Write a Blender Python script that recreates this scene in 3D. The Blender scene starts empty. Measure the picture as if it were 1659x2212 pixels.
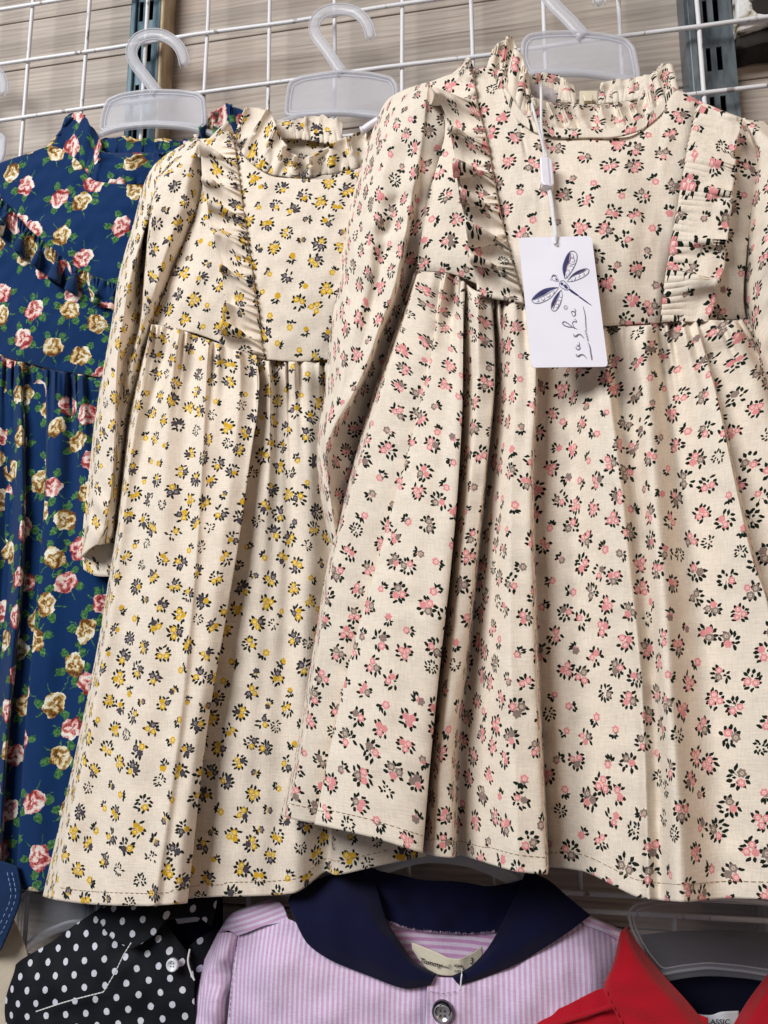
import bpy, bmesh, math, random
import numpy as np
from mathutils import Vector, Matrix

random.seed(7)
RNG = np.random.default_rng(11)
scene = bpy.context.scene
COL = scene.collection

# ------------------------------------------------------------------ camera
CELL = 0.055                                  # pitch of the wire grid in metres
W0, H0, F0 = 1659.0, 2212.0, 1661.0           # working picture size and focal length
RX, RY, RZ = -0.1654, 0.1786, -0.0027
CX, CY, CZ = 7.4626, 10.0486, -9.6801         # camera in grid cells (right, down, into the wall)
EYE = 1.45

def _rot():
    cx, sx, cy, sy, cz, sz = (math.cos(RX), math.sin(RX), math.cos(RY), math.sin(RY), math.cos(RZ), math.sin(RZ))
    A = np.array([[1, 0, 0], [0, cx, -sx], [0, sx, cx]])
    B = np.array([[cy, 0, sy], [0, 1, 0], [-sy, 0, cy]])
    C = np.array([[cz, -sz, 0], [sz, cz, 0], [0, 0, 1]])
    return C @ A @ B
ROT = _rot()

def grid_to_world(i, j, k):
    return np.array([i * CELL, k * CELL, EYE - (j - CY) * CELL])
CAM = grid_to_world(CX, CY, CZ)

def P(x, y, d):
    """point of the place seen at (x, y), lying d metres in front of the wire grid"""
    x = np.asarray(x, float); y = np.asarray(y, float); d = np.asarray(d, float)
    v = np.stack([(x - W0 / 2) / F0, (y - H0 / 2) / F0, np.ones_like(x)], -1)
    w = v @ ROT                                # back to (right, down, in)
    w = np.stack([w[..., 0], w[..., 2], -w[..., 1]], -1)
    t = (-d - CAM[1]) / w[..., 1]
    return CAM + w * t[..., None]

cam_data = bpy.data.cameras.new('camera')
cam = bpy.data.objects.new('camera', cam_data); COL.objects.link(cam)
def _bv(v): return Vector((v[0], v[2], -v[1]))
r_, d_, f_ = _bv(ROT[0]), _bv(ROT[1]), _bv(ROT[2])
M = Matrix.Identity(4)
for k in range(3):
    M[k][0], M[k][1], M[k][2], M[k][3] = r_[k], -d_[k], -f_[k], CAM[k]
cam.matrix_world = M
cam_data.sensor_fit = 'VERTICAL'; cam_data.sensor_height = 36.0; cam_data.lens = 36.0 * F0 / H0
cam_data.clip_start = 0.01; cam_data.clip_end = 100
scene.camera = cam
scene.render.resolution_x, scene.render.resolution_y = 768, 1024

# ------------------------------------------------------------------ light
world = bpy.data.worlds.new('World'); scene.world = world; world.use_nodes = True
bg = world.node_tree.nodes['Background']
bg.inputs[0].default_value = (0.80, 0.86, 1.0, 1); bg.inputs[1].default_value = 0.095

def area(name, loc, target, sx, sy, power, color):
    l = bpy.data.lights.new(name, 'AREA'); l.shape = 'RECTANGLE'; l.size = sx; l.size_y = sy
    l.energy = power; l.color = color
    o = bpy.data.objects.new(name, l); COL.objects.link(o); o.location = loc
    o.rotation_euler = (Vector(target) - Vector(loc)).to_track_quat('-Z', 'Y').to_euler()
    return o
CEN = Vector((0.38, -0.05, 1.5))
area('shop_front_light', CEN + Vector((-0.95, -1.50, 0.95)), CEN - Vector((0, 0, 0.08)), 1.1, 0.75, 44, (1.0, 0.99, 0.98))
area('warm_side_light', CEN + Vector((1.3, -0.75, 0.1)), CEN, 0.5, 0.9, 5.0, (1.0, 0.72, 0.50))

vs = scene.view_settings
vs.view_transform = 'Standard'; vs.look = 'None'; vs.exposure = 0.0; vs.gamma = 1.0; vs.use_curve_mapping = False
scene.render.engine = 'CYCLES'
scene.cycles.use_denoising = True
scene.cycles.max_bounces = 8; scene.cycles.transparent_max_bounces = 16

# ------------------------------------------------------------------ material nodes
def srgb(r, g, b):
    f = lambda c: (c / 255 / 12.92) if c / 255 <= 0.04045 else ((c / 255 + 0.055) / 1.055) ** 2.4
    return (f(r), f(g), f(b), 1.0)

class S:
    """a socket that can be used in expressions"""
    def __init__(s, nt, sock): s.nt, s.k = nt, sock
    def _m(s, op, *a, clamp=False):
        n = s.nt.nodes.new('ShaderNodeMath'); n.operation = op; n.use_clamp = clamp
        for i, v in enumerate((s,) + a):
            if isinstance(v, S): s.nt.links.new(v.k, n.inputs[i])
            else: n.inputs[i].default_value = v
        return S(s.nt, n.outputs[0])
    def __add__(s, o): return s._m('ADD', o)
    __radd__ = __add__
    def __sub__(s, o): return s._m('SUBTRACT', o)
    def __rsub__(s, o): return (s * -1.0) + o
    def __mul__(s, o): return s._m('MULTIPLY', o)
    __rmul__ = __mul__
    def __truediv__(s, o): return s._m('DIVIDE', o)
    def lt(s, o): return s._m('LESS_THAN', o)
    def gt(s, o): return s._m('GREATER_THAN', o)
    def floor(s): return s._m('FLOOR')
    def fract(s): return s._m('FRACT')
    def sin(s): return s._m('SINE')
    def cos(s): return s._m('COSINE')
    def sqrt(s): return s._m('SQRT')
    def abs(s): return s._m('ABSOLUTE')
    def atan2(s, o): return s._m('ARCTAN2', o)
    def mod(s, o): return s._m('FLOORED_MODULO', o)
    def max(s, o): return s._m('MAXIMUM', o)
    def min(s, o): return s._m('MINIMUM', o)

class Mat:
    def __init__(m, name, rough=0.9, spec=0.25):
        m.mat = bpy.data.materials.new(name); m.mat.use_nodes = True
        m.nt = m.mat.node_tree; m.n = m.nt.nodes
        m.p = m.n['Principled BSDF']
        m.p.inputs['Roughness'].default_value = rough
        m.p.inputs['Specular IOR Level'].default_value = spec
    def node(m, t, **kw):
        n = m.n.new(t)
        for k, v in kw.items(): setattr(n, k, v)
        return n
    def link(m, a, b): m.nt.links.new(a.k if isinstance(a, S) else a, b)
    def s(m, sock): return S(m.nt, sock)
    def coord(m, kind='UV'):
        return m.node('ShaderNodeTexCoord').outputs[kind]
    def scale(m, vec, f):
        n = m.node('ShaderNodeVectorMath', operation='MULTIPLY'); m.link(vec, n.inputs[0])
        n.inputs[1].default_value = f if hasattr(f, '__len__') else (f, f, f)
        return n.outputs[0]
    def noise(m, vec, sc, detail=3, rough=0.55, dist=0.0):
        n = m.node('ShaderNodeTexNoise'); m.link(vec, n.inputs['Vector'])
        n.inputs['Scale'].default_value = sc; n.inputs['Detail'].default_value = detail
        n.inputs['Roughness'].default_value = rough; n.inputs['Distortion'].default_value = dist
        return n
    def mix(m, fac, a, b, mode='MIX'):
        n = m.node('ShaderNodeMix', data_type='RGBA', blend_type=mode)
        for v, i in ((fac, 0), (a, 6), (b, 7)):
            if isinstance(v, (S, bpy.types.NodeSocket)): m.link(v, n.inputs[i])
            else: n.inputs[i].default_value = v
        return n.outputs[2]
    def ramp(m, fac, stops):
        n = m.node('ShaderNodeValToRGB'); m.link(fac, n.inputs[0]); e = n.color_ramp.elements
        while len(e) < len(stops): e.new(0.5)
        for k, (p, c) in enumerate(stops): e[k].position = p; e[k].color = c
        return n.outputs[0]
    def bump(m, h, strength, dist):
        b = m.node('ShaderNodeBump'); b.inputs['Strength'].default_value = strength
        b.inputs['Distance'].default_value = dist; m.link(h, b.inputs['Height'])
        m.link(b.outputs[0], m.p.inputs['Normal'])
    def color(m, c):
        if isinstance(c, (S, bpy.types.NodeSocket)): m.link(c, m.p.inputs['Base Color'])
        else: m.p.inputs['Base Color'].default_value = c
    def xyz(m, v):
        n = m.node('ShaderNodeSeparateXYZ'); m.link(v, n.inputs[0])
        return m.s(n.outputs[0]), m.s(n.outputs[1]), m.s(n.outputs[2])
    def weave(m, col, uv, amt=0.20, pitch=0.0012, fuzz=0.06):
        """thread-scale mottling of the cloth plus a matching relief"""
        a = m.noise(m.scale(uv, (1 / pitch * 0.18, 1 / pitch * 1.3, 1)), 1.0, 2)
        b = m.noise(m.scale(uv, (1 / pitch * 1.3, 1 / pitch * 0.18, 1)), 1.0, 2)
        h = (m.s(a.outputs[0]) + m.s(b.outputs[0])) * 0.5
        big = m.noise(m.scale(uv, 1.0), 28.0, 4)
        f = (h - 0.5) * (amt * 3.2) + (m.s(big.outputs[0]) - 0.5) * 0.10 + 1.0
        cm = m.node('ShaderNodeCombineXYZ')
        for i in range(3): m.link(f, cm.inputs[i])
        out = m.mix(1.0, col, cm.outputs[0], 'MULTIPLY')
        crease = m.noise(m.scale(uv, (1, 1, 1)), 55.0, 3)
        hh = h * 0.75 + m.s(crease.outputs[0]) * 0.6
        m.bump(hh, 0.35, 0.0012)
        m.p.inputs['Sheen Weight'].default_value = fuzz
        m.p.inputs['Sheen Roughness'].default_value = 0.6
        m.p.inputs['Sheen Tint'].default_value = (1, 0.97, 0.92, 1)
        return out

def floral(name, base, fa, fa_hi, fb, fb_hi, leaf, cell):
    """small sprigs of flowers and leaves printed on plain cloth"""
    m = Mat(name, 1.0, 0.03)
    uv = m.coord('UV')
    rt = m.node('ShaderNodeVectorRotate', rotation_type='Z_AXIS'); m.link(uv, rt.inputs['Vector']); rt.inputs['Angle'].default_value = 0.42
    vec = m.scale(rt.outputs[0], (1 / cell, 1 / cell, 0))
    wob = m.noise(m.scale(uv, 1.0), 900.0, 1)
    vo = m.node('ShaderNodeTexVoronoi', voronoi_dimensions='2D', feature='F1')
    vo.inputs['Scale'].default_value = 1.0; vo.inputs['Randomness'].default_value = 0.40
    m.link(vec, vo.inputs['Vector'])
    sub = m.node('ShaderNodeVectorMath', operation='SUBTRACT'); m.link(vec, sub.inputs[0]); m.link(vo.outputs['Position'], sub.inputs[1])
    lx, ly, _ = m.xyz(sub.outputs[0])
    sc = m.node('ShaderNodeSeparateColor'); m.link(vo.outputs['Color'], sc.inputs[0])
    r1, r2, r3 = (m.s(o) for o in sc.outputs)
    single = r2.lt(0.26)
    tiny = r2.gt(0.93)
    grow = 1.08 + (r3 - 0.5) * 0.25 + tiny * 0.35
    wx = (m.s(wob.outputs[0]) - 0.5) * 0.05
    lx = lx * grow + wx; ly = ly * grow - wx
    rad = (lx * lx + ly * ly).sqrt()
    rot = r1 * 6.2832
    ang = ly.atan2(lx) + rot
    def wn(a, b, c):
        n = m.node('ShaderNodeTexWhiteNoise', noise_dimensions='3D')
        cm = m.node('ShaderNodeCombineXYZ')
        for i, v in enumerate((a, b, c)):
            if isinstance(v, S): m.link(v, cm.inputs[i])
            else: cm.inputs[i].default_value = v
        m.link(cm.outputs[0], n.inputs['Vector'])
        q = m.node('ShaderNodeSeparateColor'); m.link(n.outputs['Color'], q.inputs[0])
        return [m.s(o) for o in q.outputs]
    def sector(a, n, salt):
        t = a * (n / 6.2832); i = (t + 0.5).floor(); off = (t - i) * (6.2832 / n)
        return off, wn(i.mod(float(n)), r1 * 91.7, r2 * 57.3 + salt)
    # leaves
    off, (w1, w2, w3) = sector(ang, 11, 0.0)
    off = off + (w3 - 0.5) * 0.25
    px = rad * off.cos(); py = rad * off.sin()
    R = 0.275 + w1 * 0.085 - single * 0.12
    a = 0.092 + w2 * 0.045
    q = (px - R) / a
    py = py + (w1 - 0.5) * (px - R) * 1.3
    facing = (ang - 0.8).cos()
    keep = (w3.gt(0.20)) * (1.0 - single) + single * facing.gt(0.45)
    leafm = py.abs().lt((1.0 - q * q) * 0.070) * keep
    stem = py.abs().lt(0.013) * px.lt(R) * px.gt(0.02) * w2.gt(0.5) * keep
    # second inner ring of little leaves
    off2, (u1, u2, u3) = sector(ang + 0.4, 5, 3.7)
    px2 = rad * off2.cos(); py2 = rad * off2.sin()
    q2 = (px2 - 0.15) / 0.075
    inner = py2.abs().lt((1.0 - q2 * q2) * 0.05) * u1.gt(0.3) * (1.0 - single)
    # flowers
    ang3 = ang * 1.0 + 0.5
    off3, (v1, v2, v3) = sector(ang3, 3, 9.1)
    fx = rad * off3.cos() - (0.140 + v1 * 0.05) ; fy = rad * off3.sin()
    sxx = rad * (ang - 3.6).cos() - 0.10; syy = rad * (ang - 3.6).sin()
    fx = fx * (1.0 - single) + sxx * single
    fy = fy * (1.0 - single) + syy * single
    fr = (fx * fx + fy * fy).sqrt()
    fang = fy.atan2(fx)
    fsize = 0.130 + v3 * 0.025 + single * 0.015
    edge = fsize * (1.0 + (fang * 6.0 + v1 * 9.0).cos() * 0.12)
    show = (v2.gt(0.14)) * (1.0 - tiny) * (1.0 - single) + single
    fl = fr.lt(edge) * show
    isb = v3.gt(0.70)
    hi = fr.lt(fsize * 0.46) * fr.gt(fsize * 0.16)
    hi = hi * (v1.gt(0.25))
    base_c = m.mix(0.0, base, base)
    c = m.mix(stem.max(inner).max(leafm), base_c, leaf)
    ca = m.mix(hi, fa, fa_hi); cb = m.mix(hi, fb, fb_hi)
    c = m.mix(fl, c, m.mix(isb, ca, cb))
    m.color(m.weave(c, uv))
    return m.mat

def roses(name, cell):
    m = Mat(name, 1.0, 0.04)
    uv = m.coord('UV')
    rt = m.node('ShaderNodeVectorRotate', rotation_type='Z_AXIS'); m.link(uv, rt.inputs['Vector']); rt.inputs['Angle'].default_value = 0.5
    vec = m.scale(rt.outputs[0], (1 / cell, 1 / cell, 0))
    w = m.noise(m.scale(uv, 1.0), 260.0, 2)
    wv = m.node('ShaderNodeVectorMath', operation='MULTIPLY_ADD')
    m.link(w.outputs['Color'], wv.inputs[0]); wv.inputs[1].default_value = (0.16, 0.16, 0); m.link(vec, wv.inputs[2])
    vo = m.node('ShaderNodeTexVoronoi', voronoi_dimensions='2D', feature='F1')
    vo.inputs['Scale'].default_value = 1.0; vo.inputs['Randomness'].default_value = 0.58
    m.link(wv.outputs[0], vo.inputs['Vector'])
    sub = m.node('ShaderNodeVectorMath', operation='SUBTRACT'); m.link(wv.outputs[0], sub.inputs[0]); m.link(vo.outputs['Position'], sub.inputs[1])
    lx, ly, _ = m.xyz(sub.outputs[0])
    sc = m.node('ShaderNodeSeparateColor'); m.link(vo.outputs['Color'], sc.inputs[0])
    r1, r2, r3 = (m.s(o) for o in sc.outputs)
    rad = (lx * lx + ly * ly).sqrt(); ang = ly.atan2(lx) + r1 * 6.2832
    # outline of the bloom: lobed, longer along one axis
    edge = 0.285 + (ang * 5.0).cos() * 0.018 + (ang * 2.0 + r3 * 5.0).cos() * 0.028
    bloom = rad.lt(edge)
    # curled petals
    sw = rad * 25.0 + (ang * 3.0 + r2 * 9.0).sin() * 1.7 + ang * 1.0
    fine = m.noise(m.scale(uv, 1.0), 700.0, 3, 0.6)
    petal = sw.sin() * 0.28 + 0.50 + (m.s(fine.outputs[0]) - 0.5) * 1.3 + (lx * (r1 * 9.0).cos() + ly * (r1 * 9.0).sin()) * 0.9
    pink = m.ramp(petal, [(0.05, srgb(120, 28, 30)), (0.34, srgb(184, 92, 92)), (0.55, srgb(220, 164, 158)), (0.72, srgb(226, 206, 196)), (0.95, srgb(236, 230, 220))])
    gold = m.ramp(petal, [(0.05, srgb(88, 52, 24)), (0.34, srgb(150, 110, 52)), (0.55, srgb(196, 172, 116)), (0.72, srgb(220, 206, 176)), (0.95, srgb(236, 232, 216))])
    rose = m.mix(r2.gt(0.5), pink, gold)
    # leaves
    def leaves(n, salt, R0, a0, b0, thr):
        t = ang * (n / 6.2832) + salt; i = (t + 0.5).floor(); off = (t - i) * (6.2832 / n)
        q = m.node('ShaderNodeTexWhiteNoise', noise_dimensions='3D'); cm = m.node('ShaderNodeCombineXYZ')
        m.link(i.mod(float(n)), cm.inputs[0]); m.link(r1 * 77.0 + salt, cm.inputs[1]); m.link(r3 * 31.0, cm.inputs[2])
        m.link(cm.outputs[0], q.inputs['Vector']); w1 = m.s(q.outputs[0])
        px = rad * off.cos(); py = rad * off.sin()
        qq = (px - R0) / a0
        return py.abs().lt((1.0 - qq * qq) * b0) * w1.gt(thr), py
    l1, py1 = leaves(5, 0.2, 0.385, 0.15, 0.10, 0.25)
    l2, py2 = leaves(7, 1.3, 0.39, 0.17, 0.016, 0.4)
    g = m.ramp(m.noise(m.scale(uv, 1.0), 520.0, 3).outputs[0], [(0.3, srgb(24, 62, 36)), (0.5, srgb(58, 108, 62)), (0.72, srgb(112, 150, 96))])
    ground = m.mix(0.0, srgb(7, 45, 90), srgb(7, 45, 90))
    c = m.mix(l1.max(l2), ground, g)
    c = m.mix(bloom, c, rose)
    m.color(m.weave(c, uv, amt=0.14, fuzz=0.12))
    return m.mat

def cloth(name, col, amt=0.16, fuzz=0.2, rough=0.92, pitch=0.0009):
    m = Mat(name, rough, 0.12); uv = m.coord('UV')
    m.color(m.weave(m.mix(0.0, col, col), uv, amt=amt, fuzz=fuzz, pitch=pitch)); return m.mat

def stripes(name, a, b, pitch, axis=0):
    m = Mat(name, 0.92, 0.12); uv = m.coord('UV')
    x = m.xyz(uv)
    wob = m.noise(m.scale(uv, 1.0), 60.0, 2)
    t = (x[axis] + (m.s(wob.outputs[0]) - 0.5) * 0.0006) * (6.2832 / pitch)
    f = (t.sin() * 1.6 + 0.5)._m('MULTIPLY', 1.0, clamp=True)
    thr = m.noise(m.scale(uv, (300, 1400, 1)), 1.0, 2)
    f = (f + (m.s(thr.outputs[0]) - 0.5) * 0.9)._m('MULTIPLY', 1.0, clamp=True)
    m.color(m.weave(m.mix(f, a, b), uv, amt=0.14, fuzz=0.1)); return m.mat

def dots(name, ground, dot, pitch, r):
    m = Mat(name, 0.75, 0.25); uv = m.coord('UV')
    rt = m.node('ShaderNodeVectorRotate', rotation_type='Z_AXIS'); m.link(uv, rt.inputs['Vector']); rt.inputs['Angle'].default_value = 0.62
    x, y, _ = m.xyz(rt.outputs[0])
    fx = (x / pitch).fract() - 0.5; fy = (y / pitch).fract() - 0.5
    wob = m.noise(m.scale(uv, 1.0), 500.0, 1)
    rr = (fx * fx + fy * fy).sqrt() + (m.s(wob.outputs[0]) - 0.5) * 0.06
    m.color(m.weave(m.mix(rr.lt(r), ground, dot), uv, amt=0.12, fuzz=0.0)); return m.mat

def plain(name, col, rough=0.5, metal=0.0, spec=0.5, var=0.0, vscale=200.0):
    m = Mat(name, rough, spec); m.p.inputs['Metallic'].default_value = metal
    if var:
        n = m.noise(m.coord('Object'), vscale, 4)
        dark = tuple(c * (1 - var) for c in col[:3]) + (1,)
        lite = tuple(min(1, c * (1 + var * 0.6)) for c in col[:3]) + (1,)
        m.color(m.ramp(n.outputs[0], [(0.3, dark), (0.7, lite)]))
        m.link(m.ramp(n.outputs[0], [(0.3, (rough * 0.8,) * 3 + (1,)), (0.7, (min(1, rough * 1.2),) * 3 + (1,))]), m.p.inputs['Roughness'])
    else: m.color(col)
    return m.mat

def frosted(name, col, clear, rough=0.22):
    """milky polypropylene: partly lets what is behind through"""
    m = Mat(name, rough, 0.5)
    n = m.noise(m.coord('Object'), 60.0, 4)
    m.color(m.ramp(n.outputs[0], [(0.3, tuple(c * 0.92 for c in col[:3]) + (1,)), (0.7, col)]))
    tr = m.node('ShaderNodeBsdfTransparent'); tr.inputs[0].default_value = (0.93, 0.94, 0.97, 1)
    tl = m.node('ShaderNodeBsdfTranslucent'); tl.inputs[0].default_value = col
    m2 = m.node('ShaderNodeMixShader'); m2.inputs[0].default_value = 0.35
    m.link(m.p.outputs[0], m2.inputs[1]); m.link(tl.outputs[0], m2.inputs[2])
    ms = m.node('ShaderNodeMixShader')
    lw = m.node('ShaderNodeLayerWeight'); lw.inputs[0].default_value = 0.35
    f = (1.0 - m.s(lw.outputs['Facing']) * 0.35) * clear
    m.link(f, ms.inputs[0]); m.link(m2.outputs[0], ms.inputs[1]); m.link(tr.outputs[0], ms.inputs[2])
    m.link(ms.outputs[0], m.n['Material Output'].inputs['Surface'])
    m.bump(n.outputs[0], 0.15, 0.001)
    return m.mat

def wood(name, seedv):
    m = Mat(name, 0.55, 0.3); co = m.coord('Object')
    ofs = m.node('ShaderNodeVectorMath', operation='ADD'); m.link(co, ofs.inputs[0]); ofs.inputs[1].default_value = (seedv * 3.1, 0, seedv * 1.7)
    v = ofs.outputs[0]
    warp = m.noise(m.scale(v, (2.2, 1, 9)), 1.0, 3)
    x, y, z = m.xyz(v)
    t = z * 1300.0 + m.s(warp.outputs[0]) * 70.0
    lines = (t.sin() * 0.5 + 0.5)
    fine = m.noise(m.scale(v, (12, 1, 520)), 1.0, 3)
    broad = m.noise(m.scale(v, (5, 1, 26)), 1.0, 4)
    g = lines * 0.13 + m.s(fine.outputs[0]) * 0.75 + m.s(broad.outputs[0]) * 0.28
    c = m.ramp(g, [(0.30, srgb(132, 119, 108)), (0.52, srgb(166, 155, 145)), (0.74, srgb(184, 174, 164))])
    warm = m.noise(m.scale(v, (3.5, 1, 18)), 1.0, 3)
    wf = m.ramp(warm.outputs[0], [(0.56, (0, 0, 0, 1)), (0.70, (1, 1, 1, 1))])
    wfac = m.node('ShaderNodeSeparateColor'); m.link(wf, wfac.inputs[0])
    c = m.mix(m.s(wfac.outputs[0]) * 0.32, c, srgb(160, 122, 96))
    m.color(c); m.bump(g, 0.25, 0.0006)
    return m.mat

def metal_painted(name, col, rust):
    m = Mat(name, 0.4, 0.5); co = m.coord('Object')
    n = m.noise(m.scale(co, (1, 1, 0.35)), 120.0, 5, 0.65)
    f = m.ramp(n.outputs[0], [(0.60, (0, 0, 0, 1)), (0.66, (1, 1, 1, 1))])
    q = m.node('ShaderNodeSeparateColor'); m.link(f, q.inputs[0])
    m.color(m.mix(m.s(q.outputs[0]) * 0.8, col, rust)); m.bump(n.outputs[0], 0.3, 0.0006)
    return m.mat

def galvanised(name, a, b):
    m = Mat(name, 0.38, 0.5); m.p.inputs['Metallic'].default_value = 0.25
    co = m.coord('Object')
    n = m.noise(m.scale(co, (1, 1, 0.3)), 90.0, 5, 0.6)
    m.color(m.ramp(n.outputs[0], [(0.35, a), (0.65, b)]))
    m.link(m.ramp(n.outputs[0], [(0.3, (0.25,) * 3 + (1,)), (0.7, (0.55,) * 3 + (1,))]), m.p.inputs['Roughness'])
    return m.mat

MAT = {}
CREAM_P = srgb(229, 217, 201); CREAM_Y = srgb(231, 218, 202)
LEAF_P = srgb(24, 34, 27); LEAF_Y = srgb(28, 36, 30)
MAT['pink'] = floral('pink_floral_cotton', CREAM_P, srgb(222, 146, 146), srgb(240, 200, 192), srgb(140, 122, 114), srgb(196, 182, 164), LEAF_P, 0.0143)
MAT['yellow'] = floral('yellow_floral_cotton', CREAM_Y, srgb(212, 168, 44), srgb(240, 218, 130), srgb(76, 70, 78), srgb(150, 142, 138), LEAF_Y, 0.0143)
MAT['rose'] = roses('blue_rose_cotton', 0.0285)
MAT['polka'] = dots('polka_dot_cotton', srgb(13, 16, 24), srgb(206, 208, 220), 0.0107, 0.19)
MAT['stripe'] = stripes('lilac_striped_cotton', srgb(202, 164, 202), srgb(216, 206, 228), 0.0031)
MAT['stripe_in'] = stripes('lilac_striped_cotton_crosswise', srgb(186, 140, 182), srgb(208, 192, 214), 0.0040, axis=1)
MAT['navy'] = cloth('navy_rib', srgb(14, 17, 48), 0.10, 0.05)
MAT['red'] = cloth('red_jersey', srgb(168, 16, 34), 0.10, 0.10)
MAT['darknavy'] = cloth('dark_navy_lining', srgb(12, 13, 32), 0.08, 0.0)
MAT['denim'] = cloth('blue_denim', srgb(20, 44, 80), 0.30, 0.05, pitch=0.0012)
MAT['beige'] = cloth('beige_canvas', srgb(196, 184, 166), 0.14, 0.1)
MAT['label'] = cloth('woven_label', srgb(214, 206, 186), 0.12, 0.0, pitch=0.0006)
MAT['label2'] = cloth('white_woven_label', srgb(200, 204, 214), 0.12, 0.0, pitch=0.0006)
MAT['thread'] = plain('white_thread', srgb(226, 226, 228), 0.9)
MAT['lilacthread'] = plain('lilac_thread', srgb(206, 178, 206), 0.9)
MAT['browthread'] = plain('brown_thread', srgb(158, 136, 108), 0.9)
MAT['darkthread'] = plain('dark_thread', srgb(60, 50, 42), 0.9)
MAT['jeanthread'] = plain('pale_jeans_thread', srgb(120, 150, 190), 0.9)
MAT['plastic'] = frosted('milky_hanger_plastic', (0.88, 0.88, 0.91, 1), 0.50)
MAT['panel'] = frosted('thin_hanger_plastic', (0.84, 0.84, 0.88, 1), 0.62)
MAT['lowlitpanel'] = frosted('lowlit_clear_hanger_plastic', (0.6, 0.61, 0.66, 1), 0.86)  # greyer, clearer copy of the panel plastic, low light put into its colour
MAT['clear'] = frosted('clear_film', (0.75, 0.72, 0.76, 1), 0.62)
MAT['wire'] = metal_painted('white_coated_wire', srgb(224, 224, 228), srgb(120, 104, 92))
MAT['channel'] = galvanised('galvanised_steel', srgb(58, 84, 96), srgb(90, 114, 124))
MAT['channel_dark'] = galvanised('dull_steel', srgb(74, 82, 88), srgb(112, 120, 124))
MAT['brass'] = galvanised('tarnished_edge', srgb(150, 126, 96), srgb(196, 180, 150))
MAT['dark'] = plain('dark_gap_and_shade', srgb(34, 28, 24), 0.9, var=0.3)  # for gaps, and for the shade coloured in under the block
MAT['card'] = plain('white_card', srgb(232, 230, 240), 0.35, var=0.02, vscale=40)
MAT['ink'] = plain('blue_foil_print', srgb(66, 68, 118), 0.3, 0.35, var=0.25, vscale=300)
MAT['ink2'] = plain('copper_foil_print', srgb(196, 148, 128), 0.3, 0.45)
MAT['inkgrey'] = plain('grey_violet_print', srgb(112, 108, 130), 0.4, 0.2)
MAT['black'] = plain('black_print', srgb(24, 22, 30), 0.8)
MAT['seal'] = plain('white_plastic_seal', srgb(232, 228, 236), 0.25, var=0.04)
MAT['whitebutton'] = plain('white_button', srgb(226, 228, 238), 0.25)
MAT['metalbutton'] = plain('silver_button_face', srgb(196, 192, 196), 0.3, 0.7, var=0.15, vscale=300)
MAT['blackrim'] = plain('black_button_rim', srgb(20, 20, 28), 0.2)
MAT['zip'] = plain('cream_zip_pull', srgb(222, 212, 184), 0.35)
MAT['ziptape'] = plain('zip_tape', srgb(216, 204, 182), 0.8)

def plaster():
    m = Mat('peeling_white_paint', 0.8, 0.2); co = m.coord('Object')
    n = m.noise(co, 70.0, 5, 0.65, 0.8)
    c = m.ramp(n.outputs[0], [(0.34, srgb(86, 74, 60)), (0.42, srgb(176, 166, 148)), (0.50, srgb(214, 214, 212)), (0.8, srgb(232, 232, 232))])
    m.color(c); m.bump(n.outputs[0], 0.8, 0.003); return m.mat
MAT['plaster'] = plaster()

# ------------------------------------------------------------------ mesh helpers
def tag(o, label=None, cat=None, group=None, kind=None):
    for k, v in (('label', label), ('category', cat), ('group', group), ('kind', kind)):
        if v: o[k] = v
    return o

def thing(name, label, cat, loc, group=None):
    o = bpy.data.objects.new(name, None); COL.objects.link(o)
    o.empty_display_size = 0.03
    o.location = Vector([float(c) for c in loc])
    return tag(o, label, cat, group)

def place(o, parent):
    COL.objects.link(o)
    if parent is not None:
        root = Matrix.Identity(4); p = parent
        while p is not None:
            root = Matrix.Translation(p.location) @ root; p = p.parent
        o.parent = parent; o.location = -root.translation
    return o

def make(name, verts, faces, mat, parent=None, uv=None, smooth=True):
    me = bpy.data.meshes.new(name)
    me.from_pydata([tuple(map(float, v)) for v in verts], [], faces)
    if uv is not None:
        ul = me.uv_layers.new(name='UVMap')
        li = np.empty(len(me.loops), np.int32); me.loops.foreach_get('vertex_index', li)
        ul.data.foreach_set('uv', np.asarray(uv, np.float32)[li].ravel())
    me.materials.append(mat)
    if smooth: me.polygons.foreach_set('use_smooth', [True] * len(me.polygons))
    me.update()
    o = bpy.data.objects.new(name, me)
    if parent is not None: place(o, parent)
    else: COL.objects.link(o)
    return o

def pchip(c, n, t=None):
    """monotone cubic through the rows of c, n samples along axis 0"""
    c = np.asarray(c, float); K = len(c)
    if K == 1: return np.repeat(c, n, 0)
    s = np.arange(K, dtype=float) if t is None else np.asarray(t, float)
    sh = (-1,) + (1,) * (c.ndim - 1)
    h = np.diff(s).reshape(sh); dl = np.diff(c, axis=0) / h
    m = np.zeros_like(c)
    if K > 2:
        a, b = dl[:-1], dl[1:]; h0, h1 = h[:-1], h[1:]
        w1, w2 = 2 * h1 + h0, h1 + 2 * h0
        ok = a * b > 0
        with np.errstate(all='ignore'):
            hm = (w1 + w2) / (w1 / np.where(ok, a, 1) + w2 / np.where(ok, b, 1))
        m[1:-1] = np.where(ok, hm, 0)
    m[0], m[-1] = dl[0], dl[-1]
    x = np.linspace(s[0], s[-1], n)
    i = np.clip(np.searchsorted(s, x, 'right') - 1, 0, K - 2)
    hh = (s[i + 1] - s[i]).reshape(sh); q = ((x - s[i]) / (s[i + 1] - s[i])).reshape(sh)
    return ((2 * q**3 - 3 * q**2 + 1) * c[i] + (q**3 - 2 * q**2 + q) * hh * m[i]
            + (-2 * q**3 + 3 * q**2) * c[i + 1] + (q**3 - q**2) * hh * m[i + 1])

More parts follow.
